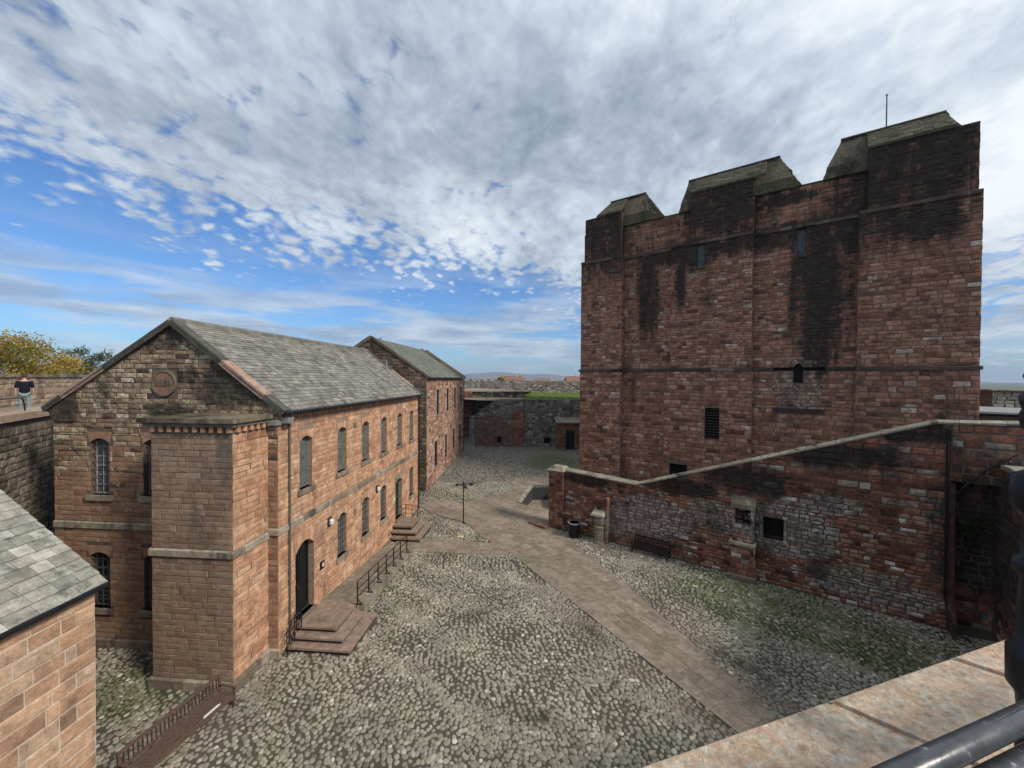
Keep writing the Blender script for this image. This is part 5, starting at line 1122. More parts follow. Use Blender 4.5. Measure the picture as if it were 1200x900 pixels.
emit_blocks(courses(0, 4.2, 0, 3.6, (.25, .38), (.4, .8), dh2, seed=145)[0], fh, GH, 'gh', 50, proud=.03, pj=.02, irr=.06, depth=.1)
emit_blocks(courses(0, 2.1, 0, 3.6, (.25, .38), (.4, .8), seed=146)[0], frame((0, 0, 0), (0, -1, 0)), GH, 'gh', 0, proud=.03, pj=.02, irr=.06, depth=.1)
mb = MB(); mb.box(1.15, 2.3, .24, .27, .12, 2.6, mat=fh); put(mb, 'door', 'door_black', GH); mb = MB(); mb.add([(-.2, -2.4, 3.62), (4.3, -2.4, 3.62), (4.3, 0, 4.15), (-.2, 0, 4.15), (-.2, -2.4, 3.76), (4.3, -2.4, 3.76), (4.3, 0, 4.3), (-.2, 0, 4.3)], [(0, 3, 2, 1), (4, 5, 6, 7), (0, 1, 5, 4), (1, 2, 6, 5), (2, 3, 7, 6), (3, 0, 4, 7)]); put(mb, 'roof', 's_cope', GH, tone=.6)
mb = MB(); mb.box(.3, 1.05, -2.45, -2.1, 0, .42); put(mb, 'step_block', 's_cope', GH, tone=.2)
# top of the battery: lawn and path strip
mb = MB(); mb.add([(-4.6, 55.3, 7.42), (20, 55.3, 7.42), (26, 96, 7.42), (-14, 96, 7.42), (-12, 64, 7.42)], [(0, 1, 2, 3, 4)]); structure(put(mb, 'terrace', 'path_base', None))
mb = MB(); mb.add([(1.0, 55.6, 7.46), (18, 55.6, 7.46), (24, 87.4, 7.46), (3.9, 87.4, 7.46)], [(0, 1, 2, 3)]); structure(put(mb, 'lawn', 'grass', None))
nb = 14000; X = rng.uniform(0, 1, nb); Yb = 55.7 + rng.uniform(0, 1, nb) ** 1.6 * 31; x0 = 1.1 + (Yb - 55.7) * .09; x1 = 17.5; Xb = x0 + X * (x1 - x0)
mb = MB()
for x, y in zip(Xb, Yb):
    a = random.uniform(0, 6.28); w2 = .03; h = random.uniform(.05, .11); mb.v += [(x - w2 * math.cos(a), y - w2 * math.sin(a), 7.46), (x + w2 * math.cos(a), y + w2 * math.sin(a), 7.46), (x + random.uniform(-.03, .03), y + random.uniform(-.03, .03), 7.46 + h)]
    n = len(mb.v); mb.f.append((n - 3, n - 2, n - 1)); mb.t.append(0.)
o = put(mb, 'grass', 'grass', None); o['kind'] = 'stuff'
E_ = thing('outer_curtain_wall', 'long low grey curtain wall beyond the lawn on the horizon line', 'wall', (0, 88, 7.3))
mb = MB(); mb.box(-14, 26, 0, 1.2, -9, 2.5); put(mb, 'wall_core', 'mortar_dark', E_); r1, _ = courses(-14, 26, 0, 2.5, (.25, .4), (.35, .9), seed=151); emit_blocks(r1, frame((0, 0, 0), (1, 0, 0)), E_, 'd_stone', 0, proud=.04, pj=.03, irr=.08, depth=.12, cham=.03)
u = 2.
while u < 26: mb = MB(); mb.box(u, u + 1.18, -.1, 1.3, 2.5, 2.68); put(mb, 'coping_stone', 's_cope', E_, tone=random.uniform(.3, .9)); u += 1.2
u = -14.; r = random.Random(4)
while u < 2: mb = MB(); hh = r.uniform(.15, .55); mb.box(u, u + r.uniform(.4, .7), 0, .9, 2.5, 2.5 + hh); put(mb, 'merlon_stone', 'd_stone', E_, tone=r.random()); u += .78
E2 = thing('inner_curtain_wall', 'dark curtain wall with a dark red end bay, between the far store house and the battery', 'wall', (-6.2, 63, 1.0))
mb = MB(); mb.box(-5, 8.2, 0, .8, 0, 7.35); put(mb, 'wall_core', 'mortar_dark', E2); r1, _ = courses(0, 8.2, 0, 7.35, (.25, .38), (.35, .8), seed=153)
emit_blocks(r1, frame((0, 0, 0), (1, 0, 0)), E2, 'd_stone', 30, proud=.04, pj=.03, irr=.08, depth=.12, cham=.03)
emit_blocks(courses(0, 5, 0, 7.35, (.25, .38), (.4, .9), seed=154)[0], frame((-5, -.4, 0), (1, 0, 0)), E2, 'gh', 0, proud=.04, pj=.03, irr=.06, depth=.5); mb = MB(); mb.box(-5, 0, -.36, 0, 0, 7.35); put(mb, 'end_bay', 'mortar_dark', E2)
mb = MB(); mb.box(-5, 8.2, -.5, .9, 7.36, 7.55); put(mb, 'walk_coping', 's_cope', E2, tone=.8)
mb = MB(); mb.add([(-9, 63.9, 8.4), (2.4, 63.9, 8.4), (2.4, 60, 7.6), (4.4, 87.9, 7.7), (-9, 87.9, 8.4)], [(0, 1, 3, 4)]); structure(put(mb, 'wall_walk', 'path_base', None))
rf = thing('terrace_railing', 'thin pale railing along the terrace edge beside the lawn', 'railing', (-2, 57, 7.4))
for k in range(8):
    x, y = -1.5 + .42 * k, 0.5 + k * 3.2; mb = MB(); mb.tube([(x, y, 0), (x, y, 1.0)], .035, 6); put(mb, 'post', 'lead', rf)
mb = MB(); mb.tube([(-1.5, .5, 1.), (-1.5 + .42 * 7, .5 + 22.4, 1.)], .03, 6); put(mb, 'rail', 'lead', rf)

# ================================================================ left curtain wall with walk and parapet
LA = math.atan2(.861, -.508); LW = thing('curtain_wall', 'dark stained curtain wall with a walk, left of the barrack gable', 'wall', (-19.13, 14.9, 0), LA)
fL = frame((0, 0, 0), (1, 0, 0))
mb = MB(); mb.box(-9, 18, .02, 4.2, -3, 8.68); put(mb, 'wall_core', 'mortar_dark', LW)
r1, _ = courses(-9, 18, 0, 8.5, (.22, .34), (.35, .9), seed=161); emit_blocks(r1, fL, LW, 'l_stone', 90, proud=.03, pj=.025, irr=.07, depth=.1, cham=.02, vis=lambda u, z: z > 4.5)
k = 0; u = -9
while u < 18:
    e = u + random.uniform(.9, 1.5); mb = MB(); mb.box(u + .005, e - .005, -.16, 1.0, 8.72, 9.0); put(mb, 'kerb_stone', 'l_pink', LW, tone=random.random()); u = e
mb = MB(); mb.box(-9, 18, 1.0, 4.2, 8.68, 8.72); put(mb, 'walkway', 'path_base', LW)
fp2 = frame((0, 4.2, 0), (1, 0, 0)); mb = MB(); mb.box(-9, 30, 4.2, 4.9, 0, 10.4); put(mb, 'parapet_core', 'mortar_a', LW)
r1, _ = courses(-9, 22, 8.72, 10.4, (.26, .42), (.6, 1.3), seed=162); emit_blocks(r1, fp2, LW, 'l_pink', 60, proud=.03, pj=.02, irr=.05, depth=.1, name='parapet_stone')
u = -9
while u < 22:
    e = u + random.uniform(.9, 1.4); mb = MB(); mb.box(u + .005, e - .005, 4.08, 5., 10.4, 10.56 + random.uniform(0, .03)); put(mb, 'parapet_coping', 'l_stone', LW, tone=random.uniform(.6, 1)); u = e
lr = thing('walk_handrail', 'black bent handrail on the kerb of the curtain wall walk in front of the person', 'handrail', (-19.13, 14.9, 9.0), LA)
mb = MB(); mb.tube([(-6, .3, .58), (2.15, .3, .58), (2.35, .3, .52), (2.48, .3, .35), (2.55, .3, .02)], .028, 8); put(mb, 'rail', 'black', lr)
mb = MB(); mb.tube([(-6, .3, .3), (2.45, .3, .3)], .014, 6); put(mb, 'lower_rail', 'black', lr)
for x in (-4.5, -2.4, -.2): mb = MB(); mb.tube([(x, .3, 0), (x, .3, .58)], .02, 6); put(mb, 'post', 'black', lr)

# person on the walk: one skinned body, clothes as children
def skin_mesh(name, verts, edges, rad, mat, parent, sub=2, root=0):
    me = bpy.data.meshes.new(name); me.from_pydata(verts, edges, []); me.materials.append(M[mat]); o = bpy.data.objects.new(name, me); COL.objects.link(o); o.parent = parent
    m1 = o.modifiers.new('skin', 'SKIN'); 
    if not me.skin_vertices: 
        bm = bmesh.new(); bm.from_mesh(me); bm.verts.layers.skin.verify(); bm.to_mesh(me); bm.free()
    for i, sv in enumerate(me.skin_vertices[0].data):
        q = rad[i]; sv.radius = q if isinstance(q, tuple) else (q, q); sv.use_root = (i == root)
    m2 = o.modifiers.new('sub', 'SUBSURF'); m2.levels = sub; m2.render_levels = sub; m1.use_smooth_shade = True; return o
def ray_pt(px, py, dist): d_ = Vector(((px - 600) / 467.87, 1, 0)); return None
pp = (-23.45, 19.2, 8.72); person = thing('person', 'person in a dark navy jacket and pale jeans standing on the wall walk', 'person', pp, R(50))
# local: faces +y (away from the viewer, towards the parapet), slightly turned
bv = [(0, 0, .98), (0, 0, 1.15), (0, -.01, 1.35), (0, .0, 1.50), (0, .02, 1.58), (0, .05, 1.66), (0, .06, 1.76),
      (-.10, 0, .90), (-.12, .01, .50), (-.13, -.02, .09), (-.13, .12, .04), (.10, 0, .90), (.12, .01, .50), (.13, -.02, .09), (.13, .12, .04),
      (-.19, 0, 1.46), (-.26, -.04, 1.20), (-.28, .02, .96), (-.27, .05, .88), (.19, 0, 1.46), (.26, -.04, 1.20), (.28, .02, .96), (.27, .05, .88)]
be = [(0, 1), (1, 2), (2, 3), (3, 4), (4, 5), (5, 6), (0, 7), (7, 8), (8, 9), (9, 10), (0, 11), (11, 12), (12, 13), (13, 14), (3, 15), (15, 16), (16, 17), (17, 18), (3, 19), (19, 20), (20, 21), (21, 22)]
br = [(.15, .11), (.14, .10), (.16, .11), (.10, .08), .05, (.08, .10), (.07, .085), .085, .06, .045, .035, .085, .06, .045, .035, .06, .045, .032, (.035, .02), .06, .045, .032, (.035, .02)]
n0 = len(bv)
for s, hi in ((-1, 18), (1, 22)):
    for k in range(5):
        x = s * .275 + (k - 1.5) * .017 if k < 4 else s * .275 - s * .045
        ln_ = (.07, .085, .08, .065, .045)[k]; b = bv[hi]; i0 = len(bv); yy = b[1] + (.0 if k < 4 else .015)
        bv += [(x, yy, b[2] - (.03 if k < 4 else -.0)), (x, yy + .012, b[2] - .03 - ln_ * .55), (x, yy + .03, b[2] - .03 - ln_)]; be += [(hi, i0), (i0, i0 + 1), (i0 + 1, i0 + 2)]; br += [.009, .008, .007]
skin_mesh('body', bv, be, br, 'skin', person)
skin_mesh('jacket', [(0, 0, .86), (0, 0, 1.15), (0, -.01, 1.36), (0, 0, 1.50), (-.20, 0, 1.46), (-.265, -.04, 1.16), (.20, 0, 1.46), (.265, -.04, 1.16)], [(0, 1), (1, 2), (2, 3), (3, 4), (4, 5), (3, 6), (6, 7)], [(.20, .15), (.19, .145), (.21, .15), (.13, .10), .10, .075, .10, .075], 'jacket', person)
skin_mesh('jeans', [(0, 0, .95), (-.10, 0, .86), (-.12, .01, .50), (-.13, -.01, .10), (.10, 0, .86), (.12, .01, .50), (.13, -.01, .10)], [(0, 1), (1, 2), (2, 3), (0, 4), (4, 5), (5, 6)], [(.17, .13), .10, .085, .07, .10, .085, .07], 'jeans', person)
mb = MB(); mb.lathe([(1.68, .085), (1.75, .105), (1.81, .10), (1.86, .06), (1.875, .01)], (0, .035, 0), 12); put(mb, 'hair', 'hair', person)
mb = MB(); mb.lathe([(1.655, .012), (1.67, .018), (1.69, .01)], (0, .155, 0), 6)
for s in (-1, 1): mb.lathe([(1.66, .012), (1.69, .022), (1.72, .012)], (s * .088, .05, 0), 6)
put(mb, 'face_features', 'skin', person)
mb = MB()
for s in (-1, 1): mb.box(s * .13 - .05, s * .13 + .05, -.1, .2, 0, .09)
put(mb, 'shoes', 'black', person)

# ================================================================ trees and far town
def tree(name, label, pos, h, cr, seed, mat, trunk_h=.35, lean=0, dens=26, leaves=70, ls=.38, group=None, flat=1.):
    r = random.Random(seed); t = thing(name, label, 'tree', pos, 0, group)
    mb = MB(); mb.tube([(0, 0, 0), (.1, 0, h * trunk_h * .5), (.05 + lean, .1, h * trunk_h)], [h * .035, h * .028, h * .022], 8)
    tips = []
    for k in range(11):
        a = r.uniform(0, 6.28); e = r.uniform(.35, 1.25); p = Vector((.05 + lean, .1, h * trunk_h * r.uniform(.75, 1))); L1 = cr * r.uniform(.5, .9)
        q = p + Vector((math.cos(a) * math.cos(e), math.sin(a) * math.cos(e), math.sin(e) * .9)) * L1; mb.tube([p, (p + q) / 2 + Vector((0, 0, .15)), q], [h * .014, h * .009, h * .004], 5)
    mb.build('trunk', M['bark'], t)
    mb = MB(); cz = h * (trunk_h + (1 - trunk_h) * .48); hz = h * (1 - trunk_h) * .56
    for c in range(dens):
        a = r.uniform(0, 6.28); u = r.uniform(-1, 1); rr_ = r.uniform(.45, 1) ; s = math.sqrt(1 - u * u)
        c0 = Vector((math.cos(a) * s * cr * rr_ + lean, math.sin(a) * s * cr * rr_, cz + u * hz * rr_ * flat)); cs_ = cr * r.uniform(.18, .34); ct = r.uniform(0, 1)
        for _ in range(leaves):
            d_ = Vector((r.gauss(0, 1), r.gauss(0, 1), r.gauss(0, .6))).normalized() * cs_ * r.uniform(.5, 1.1); p = c0 + d_; n_ = Vector((r.gauss(0, 1), r.gauss(0, 1), r.gauss(0, 1) + .5)).normalized(); x = n_.orthogonal().normalized() * ls * r.uniform(.5, 1); y = n_.cross(x).normalized() * ls * .5
            mb.add([p - x, p - y, p + x, p + y], [(0, 1, 2, 3)], min(1, max(0, ct * .7 + r.random() * .3)))
    put(mb, 'crown', mat, t); return t
M['bark'] = plain('bark', (.05, .04, .03), .9)
M['autumn'] = leaf_mat('autumn_leaves', [(0, (.10, .11, .022)), (.35, (.26, .21, .035)), (.75, (.46, .30, .04)), (1, (.50, .25, .03))])
M['darkleaf'] = leaf_mat('dark_autumn_leaves', [(0, (.03, .045, .015)), (.6, (.07, .09, .03)), (1, (.15, .10, .035))])
tree('maple_tree', 'large yellow and orange autumn tree behind the parapet at the left', (-76.5, 60.5, 2), 14.6, 8.0, 5, 'autumn', dens=90, leaves=210, ls=.23, trunk_h=.25)
M['oakleaf'] = leaf_mat('olive_leaves', [(0, (.05, .06, .02)), (.6, (.12, .13, .045)), (1, (.20, .17, .06))])
tree('oak_tree', 'smaller dark green tree with gaps beside the gable slope', (-85, 80.5, 0), 16.6, 4.9, 8, 'oakleaf', dens=34, leaves=220, ls=.21, trunk_h=.42, flat=.9)
tree('round_bush', 'green and ochre tree beyond the outer wall beside the red roof', (-5.5, 175, -9), 21.2, 5.2, 12, 'autumn', dens=20, leaves=50, ls=.7)
tree('round_bush', 'small dark tree left of the green and ochre one beyond the outer wall', (-11.5, 180, -9), 20.3, 3.0, 13, 'darkleaf', dens=12, leaves=50, ls=.7)
M['red_roof'] = plain('red_tile_roof', (.22, .12, .09), .8); M['render_w'] = plain('pale_render', (.52, .49, .45), .85)
def house(name, label, cat, x, y, wd, dp_, hz, rz_, roof='red_roof', rot=0, wins=2, group=None, base=-9):
    t = thing(name, label, cat, (x, y, base), rot, group); mb = MB(); mb.box(-wd / 2, wd / 2, -dp_ / 2, dp_ / 2, 0, hz); put(mb, 'wall', 'render_w', t)
    mb = MB(); mb.add([(-wd / 2 - .3, -dp_ / 2 - .3, hz - .1), (wd / 2 + .3, -dp_ / 2 - .3, hz - .1), (wd / 2 + .3, dp_ / 2 + .3, hz - .1), (-wd / 2 - .3, dp_ / 2 + .3, hz - .1), (-wd / 2 - .3, 0, rz_), (wd / 2 + .3, 0, rz_)], [(0, 1, 5, 4), (1, 2, 5), (2, 3, 4, 5), (3, 0, 4), (3, 2, 1, 0)]); rf_ = put(mb, 'roof', roof, t)
    mb = MB(); mb.box(wd * .2, wd * .2 + wd * .07, -.5, .5, rz_ - 1, rz_ + 1.2); put(mb, 'chimney', 'render_w', rf_)
    for k in range(wins):
        mb = MB(); x0 = -wd / 2 + wd * (k + .6) / (wins + .2); mb.box(x0 - wd * .06, x0 + wd * .06, -dp_ / 2 - .06, -dp_ / 2 + .05, hz - 2.6, hz - 1.2); put(mb, 'window', 'glass', t)
    return t
house('brick_house', 'red roofed house rising over the outer wall, near the ochre tree', 'house', 0.2, 190, 9, 9, 17.2, 20.6)
house('brick_house', 'red roofed building at the horizon just left of the keep', 'house', 32, 210, 7, 9, 18.2, 20.8)
M['grey_roof'] = plain('grey_roof', (.20, .20, .21), .8); r = random.Random(77)
SHADE = ['grey', 'slate', 'dark']
TN = []
for k in range(14):
    y = r.uniform(340, 620); x = y * (-.085 + .25 * k / 14 + r.uniform(-.004, .004)); hz = 22.0 - y * .008 + r.uniform(-1.0, .8)
    rf_k = 'red_roof' if k in (2, 6, 9, 13) else 'grey_roof'; nm = ['leftmost', 'second from left', 'third from left', 'fourth from left', 'fifth from left', 'sixth from left', 'seventh from left', 'seventh from right', 'sixth from right', 'fifth from right', 'fourth from right', 'third from right', 'second from right', 'rightmost'][k]
    house('town_house', 'tiny pale town house with ' + ('reddish' if rf_k == 'red_roof' else 'grey') + ' roof, ' + nm + ' of the row on the horizon', 'house', x, y, r.uniform(7, 16), 9, hz - 1, hz + 1.6, rf_k, 0, 0, 'town houses on the horizon')
# right: lead roof and outer walls behind the stair wall
RB = thing('lead_roofed_range', 'pale flat lead roof over a dark wall just right of the keep', 'building', (33.2, 27.2, 0), -.35)
mb = MB(); mb.box(-1.5, 7, 0, 2.8, 0, 8.08); put(mb, 'wall', 'b_dark', RB, tone=.3); mb = MB(); mb.add([(-1.7, -.3, 8.3), (7, -.3, 8.1), (7, 3, 8.3), (-1.7, 3, 8.5), (-1.7, -.3, 8.42), (7, -.3, 8.22), (7, 3, 8.45), (-1.7, 3, 8.65)], [(0, 3, 2, 1), (4, 5, 6, 7), (0, 1, 5, 4), (1, 2, 6, 5), (2, 3, 7, 6), (3, 0, 4, 7)]); put(mb, 'roof', 'lead', RB)
RC = thing('east_curtain_wall', 'grey stone curtain wall block seen right of the keep above the lead roof', 'wall', (45.7, 38, 0), -.2)
mb = MB(); mb.box(0, 12, 0, 2, -9, 9.55); put(mb, 'wall_core', 'mortar_dark', RC); emit_blocks(courses(0, 12, 5, 9.5, (.3, .45), (.5, 1), seed=171)[0], frame((0, 0, 0), (1, 0, 0)), RC, 'd_stone', 20, proud=.04, pj=.03, irr=.08, depth=.12)
mb = MB(); mb.box(-.2, 12, -.2, 2.2, 9.55, 9.7); put(mb, 'coping', 's_cope', RC, tone=.5)
RD = thing('low_parapet_wall', 'lower red topped parapet wall directly right of the keep', 'wall', (48.5, 42.5, 0), .1)
mb = MB(); mb.box(-3, 3.2, 0, 1, 0, 8.75); put(mb, 'wall_core', 'd_stone', RD, tone=.3); mb = MB(); mb.box(-3.2, 3.4, -.2, 1.2, 8.75, 9.05); put(mb, 'coping', 's_cope', RD, tone=.7); mb = MB(); mb.box(-3, 3.2, -.1, 1.1, 9.05, 9.3); put(mb, 'upper_course', 'gh', RD, tone=.5)

# ================================================================ signpost and benches
sp_ = thing('signpost', 'black fingerpost with three arms standing on the cobbles near the far steps', 'signpost', (-3.44, 28.57, .06), 0)
mb = MB(); mb.lathe([(0, .07), (.12, .07), (.14, .045), (2.86, .04), (2.88, .055), (2.95, .05), (3.02, .015)], (0, 0, 0), 10); put(mb, 'pole', 'black', sp_)
for (a, z0, ln_) in ((R(186), 2.78, .62), (R(8), 2.78, .74), (R(-40), 2.62, .42)):
    Mx = Matrix.Rotation(a, 4, 'Z'); mb = MB(); q = [(.05, z0 - .08), (ln_ - .1, z0 - .08), (ln_, z0), (ln_ - .1, z0 + .08), (.05, z0 + .08)]
    mb.prism(q, -.015, .015, Mx); ar = put(mb, 'finger_board', 'black', sp_); mb = MB(); mb.prism([(.12, z0 - .03), (ln_ * .62, z0 - .03), (ln_ * .62, z0 + .03), (.12, z0 + .03)], -.019, .019, Mx); put(mb, 'pale_inset', 'lead', ar)
def bench(name, label, pos, rz, Lb, mat, group=None, nsl=None):
    t = thing(name, label, 'bench', pos, rz, group); nsl = nsl or int(Lb / .105)     # local: x along, faces -y, back at +y
    for x in (0, Lb):
        mb = MB(); mb.bar((x, .55, 0), (x, .60, .95), .06, .06); put(mb, 'back_leg', mat, t); mb = MB(); mb.bar((x, 0.02, 0), (x, 0.02, .64), .06, .06); put(mb, 'front_leg', mat, t)
        mb = MB(); mb.bar((x, -.04, .655), (x, .60, .655), .075, .035); put(mb, 'armrest', mat, t); mb = MB(); mb.bar((x, .02, .38), (x, .56, .38), .035, .07); mb.bar((x, .05, .14), (x, .55, .14), .03, .05); put(mb, 'side_rail', mat, t)
    for k in range(5):
        mb = MB(); y = .02 + k * .118; mb.box(-.02, Lb + .02, y, y + .070, .42, .445); put(mb, 'seat_slat', mat, t)
    mb = MB(); mb.box(0, Lb, 0.0, .03, .33, .41); mb.box(0, Lb, .53, .56, .33, .41); put(mb, 'seat_rail', mat, t)
    mb = MB(); mb.bar((0, .595, .93), (Lb, .595, .93), .045, .085); put(mb, 'top_rail', mat, t); mb = MB(); mb.bar((0, .575, .53), (Lb, .575, .53), .04, .06); put(mb, 'bottom_rail', mat, t)
    for k in range(1, nsl):
        x = Lb * k / nsl; mb = MB(); mb.bar((x, .576, .55), (x, .594, .90), .05, .018, up=(1, 0, 0)); put(mb, 'back_slat', mat, t)
    return t
be1 = math.atan2(.977, .214)   # x axis runs from the far end towards the viewer; back on the left
bench('garden_bench', 'long brown slatted bench beside the bay of the barrack', (-9.34, 9.85, 0), be1, 2.75, 'wood', nsl=25)
mb = MB(); mb.add([(0, 0, 0), (.5, .03, 0), (.56, .09, 0), (.08, .09, 0)], [(0, 1, 2, 3)]); mb.v = [(a, b, c) for a, b, c in mb.v]; mb.slab([(0, 0), (.52, .0), (.6, .05), (.1, .07)], 0, .006)  # white slip standing for light reflected off a worn patch of the seat
o = put(mb, 'glint_strip', 'white', None); p_ = Matrix.Translation((-9.34, 9.85, 0)) @ Matrix.Rotation(be1, 4, 'Z') @ Vector((1.75, .03, .447)); o.location = p_; o.rotation_euler = (0, 0, be1); tag(o, 'white strip of paper painted over worn wood on the front seat slat of the long brown bench', 'glint')
bench('garden_bench', 'dark slatted bench standing against the patchy stone wall', sw(5.15, 0, -.78), KT, 2.05, 'wood_dark', nsl=18)

# ================================================================ foreground parapet with handrail
GA = math.atan2(.64, 1.95); GW = thing('parapet_wall', 'pink lichen spotted coping of the wall in the near right corner', 'wall', (.44, 1.22, 0), GA)
mb = MB(); mb.box(-4, 14, -.62, -.03, -1, 9.12); put(mb, 'wall_core', 'mortar_dark', GW)
emit_blocks(courses(-4, 14, 5, 9.1, (.26, .36), (.4, .9), seed=181)[0], frame((14, -.03, 0), (-1, 0, 0)) @ Matrix.Translation((4 - 4, 0, 0)), GW, 's_stone', 0, proud=.02, pj=.015, depth=.08)
sk = .55; us = [-3.2, -2.35, -1.45, -.68, .02 + .06, .80, 1.56, 1.78, 2.6, 3.5, 4.4, 5.4]
us = [-2.6, -1.7, -.75, .10 - .62 + .02, .79, 1.545, 2.5, 3.5, 4.5, 5.6, 6.6]
for a, b in zip(us, us[1:]):
    g = .005; bm = bmesh.new(); z0, z1 = 9.12, 9.3
    pts = [(a + g, .018), (b - g, .018), (b - g + sk * .70, -.70), (a + g + sk * .70, -.70)]
    vb = [bm.verts.new((x, y, z0)) for x, y in pts]; vt = [bm.verts.new((x, y, z1)) for x, y in pts]
    bm.faces.new(vb); bm.faces.new(vt[::-1])
    for i in range(4): bm.faces.new((vb[(i + 1) % 4], vb[i], vt[i], vt[(i + 1) % 4]))
    bmesh.ops.recalc_face_normals(bm, faces=bm.faces); bmesh.ops.bevel(bm, geom=[e for e in bm.edges], offset=.014, segments=2, affect='EDGES')
    me = bpy.data.meshes.new('coping_stone'); bm.to_mesh(me); bm.free(); me.materials.append(M['g_cope']); o = bpy.data.objects.new('coping_stone', me); COL.objects.link(o); o.parent = GW; o.color = (random.uniform(.2, .6), 0, 0, 1)
RP = thing('handrail', 'glossy black tubular handrail on the parapet in the near right corner', 'handrail', (.44, 1.22, 9.3), GA)
Gi = PM[RP.name].inverted()
def gl(x, y, z): return Gi @ Vector((x, y, z))
def along(p, q, k0, k1): p, q = Vector(p), Vector(q); d_ = q - p; return p + d_ * k0, p + d_ * k1
a, b = along((.757, .752, 9.75), (1.184, .892, 9.75), -3, 4); mb = MB(); mb.tube([Gi @ a, Gi @ b], .0235, 24); put(mb, 'top_rail', 'pipe', RP, smooth=True)
a, b = along((.905, .765, 9.70), (1.08, .822, 9.70), -6, 8); mb = MB(); mb.tube([Gi @ a, Gi @ b], .027, 24); put(mb, 'lower_rail', 'pipe', RP, smooth=True)
PT = thing('iron_post', 'black cast iron post with collars at the right edge', 'post', (1.492, 1.130, 9.28)); mb = MB()
prof = [(0, .06), (.02, .06), (.03, .034), (.28, .032), (.32, .036), (.345, .056), (.45, .058), (.475, .036), (.66, .032), (.675, .046), (.69, .050), (.71, .046), (.72, .03), (.84, .028), (.86, .056), (.95, .056), (.965, .026), (1.075, .024), (1.09, .036), (1.12, .042), (1.14, .034), (1.16, .040), (1.18, .040), (1.19, .018), (1.205, .016), (1.215, .026), (1.235, .034), (1.255, .026), (1.262, .006)]
prof = [(z, r * .88) for z, r in prof]; mb.lathe(prof, (0, 0, 0), 20); put(mb, 'shaft', 'black', PT, smooth=True)
mb = MB(); mb.tube([(0, -.0, .55), (.9, .3, .55)], .02, 10); put(mb, 'stub_rail', 'black', PT)

# ================================================================ cobbles
ex_polys = [P1, P2, P3, HOLE]
def loc2w(pts, M4): return [tuple((M4 @ Vector((x, y, 0)))[:2]) for x, y in pts]
MA = PM[A.name]; MBm = PM[B.name]; MC = PM[C_.name]
ex_polys += [loc2w([(-W_ - .1, -.1), (.12, -.1), (.12, LEN + .1), (-W_ - .1, LEN + .1)], MA), loc2w([(BX0 - .12, -BP - .12), (BX1 + .12, -BP - .12), (BX1 + .12, 0), (BX0 - .12, 0)], MA), loc2w([(-BWd, -.1), (.1, -.1), (.1, BL), (-BWd, BL)], MBm), loc2w([(-6, -9), (0.03, -9), (.03, 0.03), (-6, .03)], MC),
             loc2w([(.1, .3), (2.62, .3), (2.62, 2.8), (2.0, 2.9), (2.0, 10.4), (0, 10.4), (0, .3)], MA), loc2w([(0, 10.6), (2.0, 10.6), (2.0, 13.3), (0, 13.3)], MA)]
sp0 = .158; xs = np.arange(-19, 19, sp0); ys = np.arange(8.5, 37.2, sp0 * .866)
XX, YY = np.meshgrid(xs, ys); XX[1::2] += sp0 / 2; XX = XX.ravel() + rng.uniform(-.045, .045, XX.size); YY = YY.ravel() + rng.uniform(-.045, .045, YY.size)
wx = XX + .55 * np.sin(YY * .83 + 1.1 * np.sin(XX * .41)) + .22 * np.sin(YY * 2.3 + XX * 1.1); wy = YY + .5 * np.sin(XX * .77 + 1.3 * np.sin(YY * .37)) + .2 * np.sin(XX * 2.1 - YY * .9); XX, YY = wx, wy
keep = YY < 37.2
def npin(px_, py_, poly):
    c = np.zeros(px_.size, bool); n = len(poly); j = n - 1
    for i in range(n):
        xi, yi = poly[i]; xj, yj = poly[j]
        if yi != yj: c ^= ((yi > py_) != (yj > py_)) & (px_ < (xj - xi) * (py_ - yi) / (yj - yi) + xi)
        j = i
    return c
for p in ex_polys: keep &= ~npin(XX, YY, p)
nS = (XX - SX) * (-ks) + (YY - SY) * kc; keep &= (nS < -.12) | (((XX - SX) * kc + (YY - SY) * ks < -1.1) & (XX < 3.5))
nL = (XX + 19.13) * .861 + (YY - 14.9) * .508; keep &= nL > .1
nG = (XX - .44) * (-math.sin(GA)) + (YY - 1.22) * math.cos(GA); keep &= nG > .3
eS = (XX - SX) * kc + (YY - SY) * ks; keep &= eS < 19.9
keep &= ~((XX < -8.2) & (YY < 8)); keep &= ~((XX < -11) & (YY > 18))
XX, YY = XX[keep], YY[keep]; nC = XX.size
patch = np.sin(XX * .9 + 1.3) * np.sin(YY * .7 + XX * .35)
sz = sp0 * .5 * rng.uniform(.74, 1.2, nC) * (1 + .06 * patch); el = rng.uniform(1.0, 1.45, nC); ang = rng.uniform(0, np.pi, nC); hgt = rng.uniform(.022, .045, nC)
tone = np.clip(rng.normal(.5, .2, nC) + (rng.random(nC) < .008) * .45, .02, .98)
ZZ = np.array([terr(x, y) for x, y in zip(XX, YY)])
k = 7; th_ = np.linspace(0, 2 * np.pi, k, endpoint=False)
rings = [(1.02, -.02), (.97, .55), (.62, .95)]
base = np.concatenate([np.stack([np.cos(th_) * r_, np.sin(th_) * r_, np.full(k, z_)], 1) for r_, z_ in rings] + [np.array([[0, 0, 1.0]])])
fcs = []
for i in range(2):
    for q in range(k): fcs += [(i * k + q, i * k + (q + 1) % k, (i + 1) * k + (q + 1) % k, (i + 1) * k + q)]
quad = np.array(fcs); tri = np.array([(2 * k + q, 2 * k + (q + 1) % k, 3 * k) for q in range(k)]); nv = 3 * k + 1
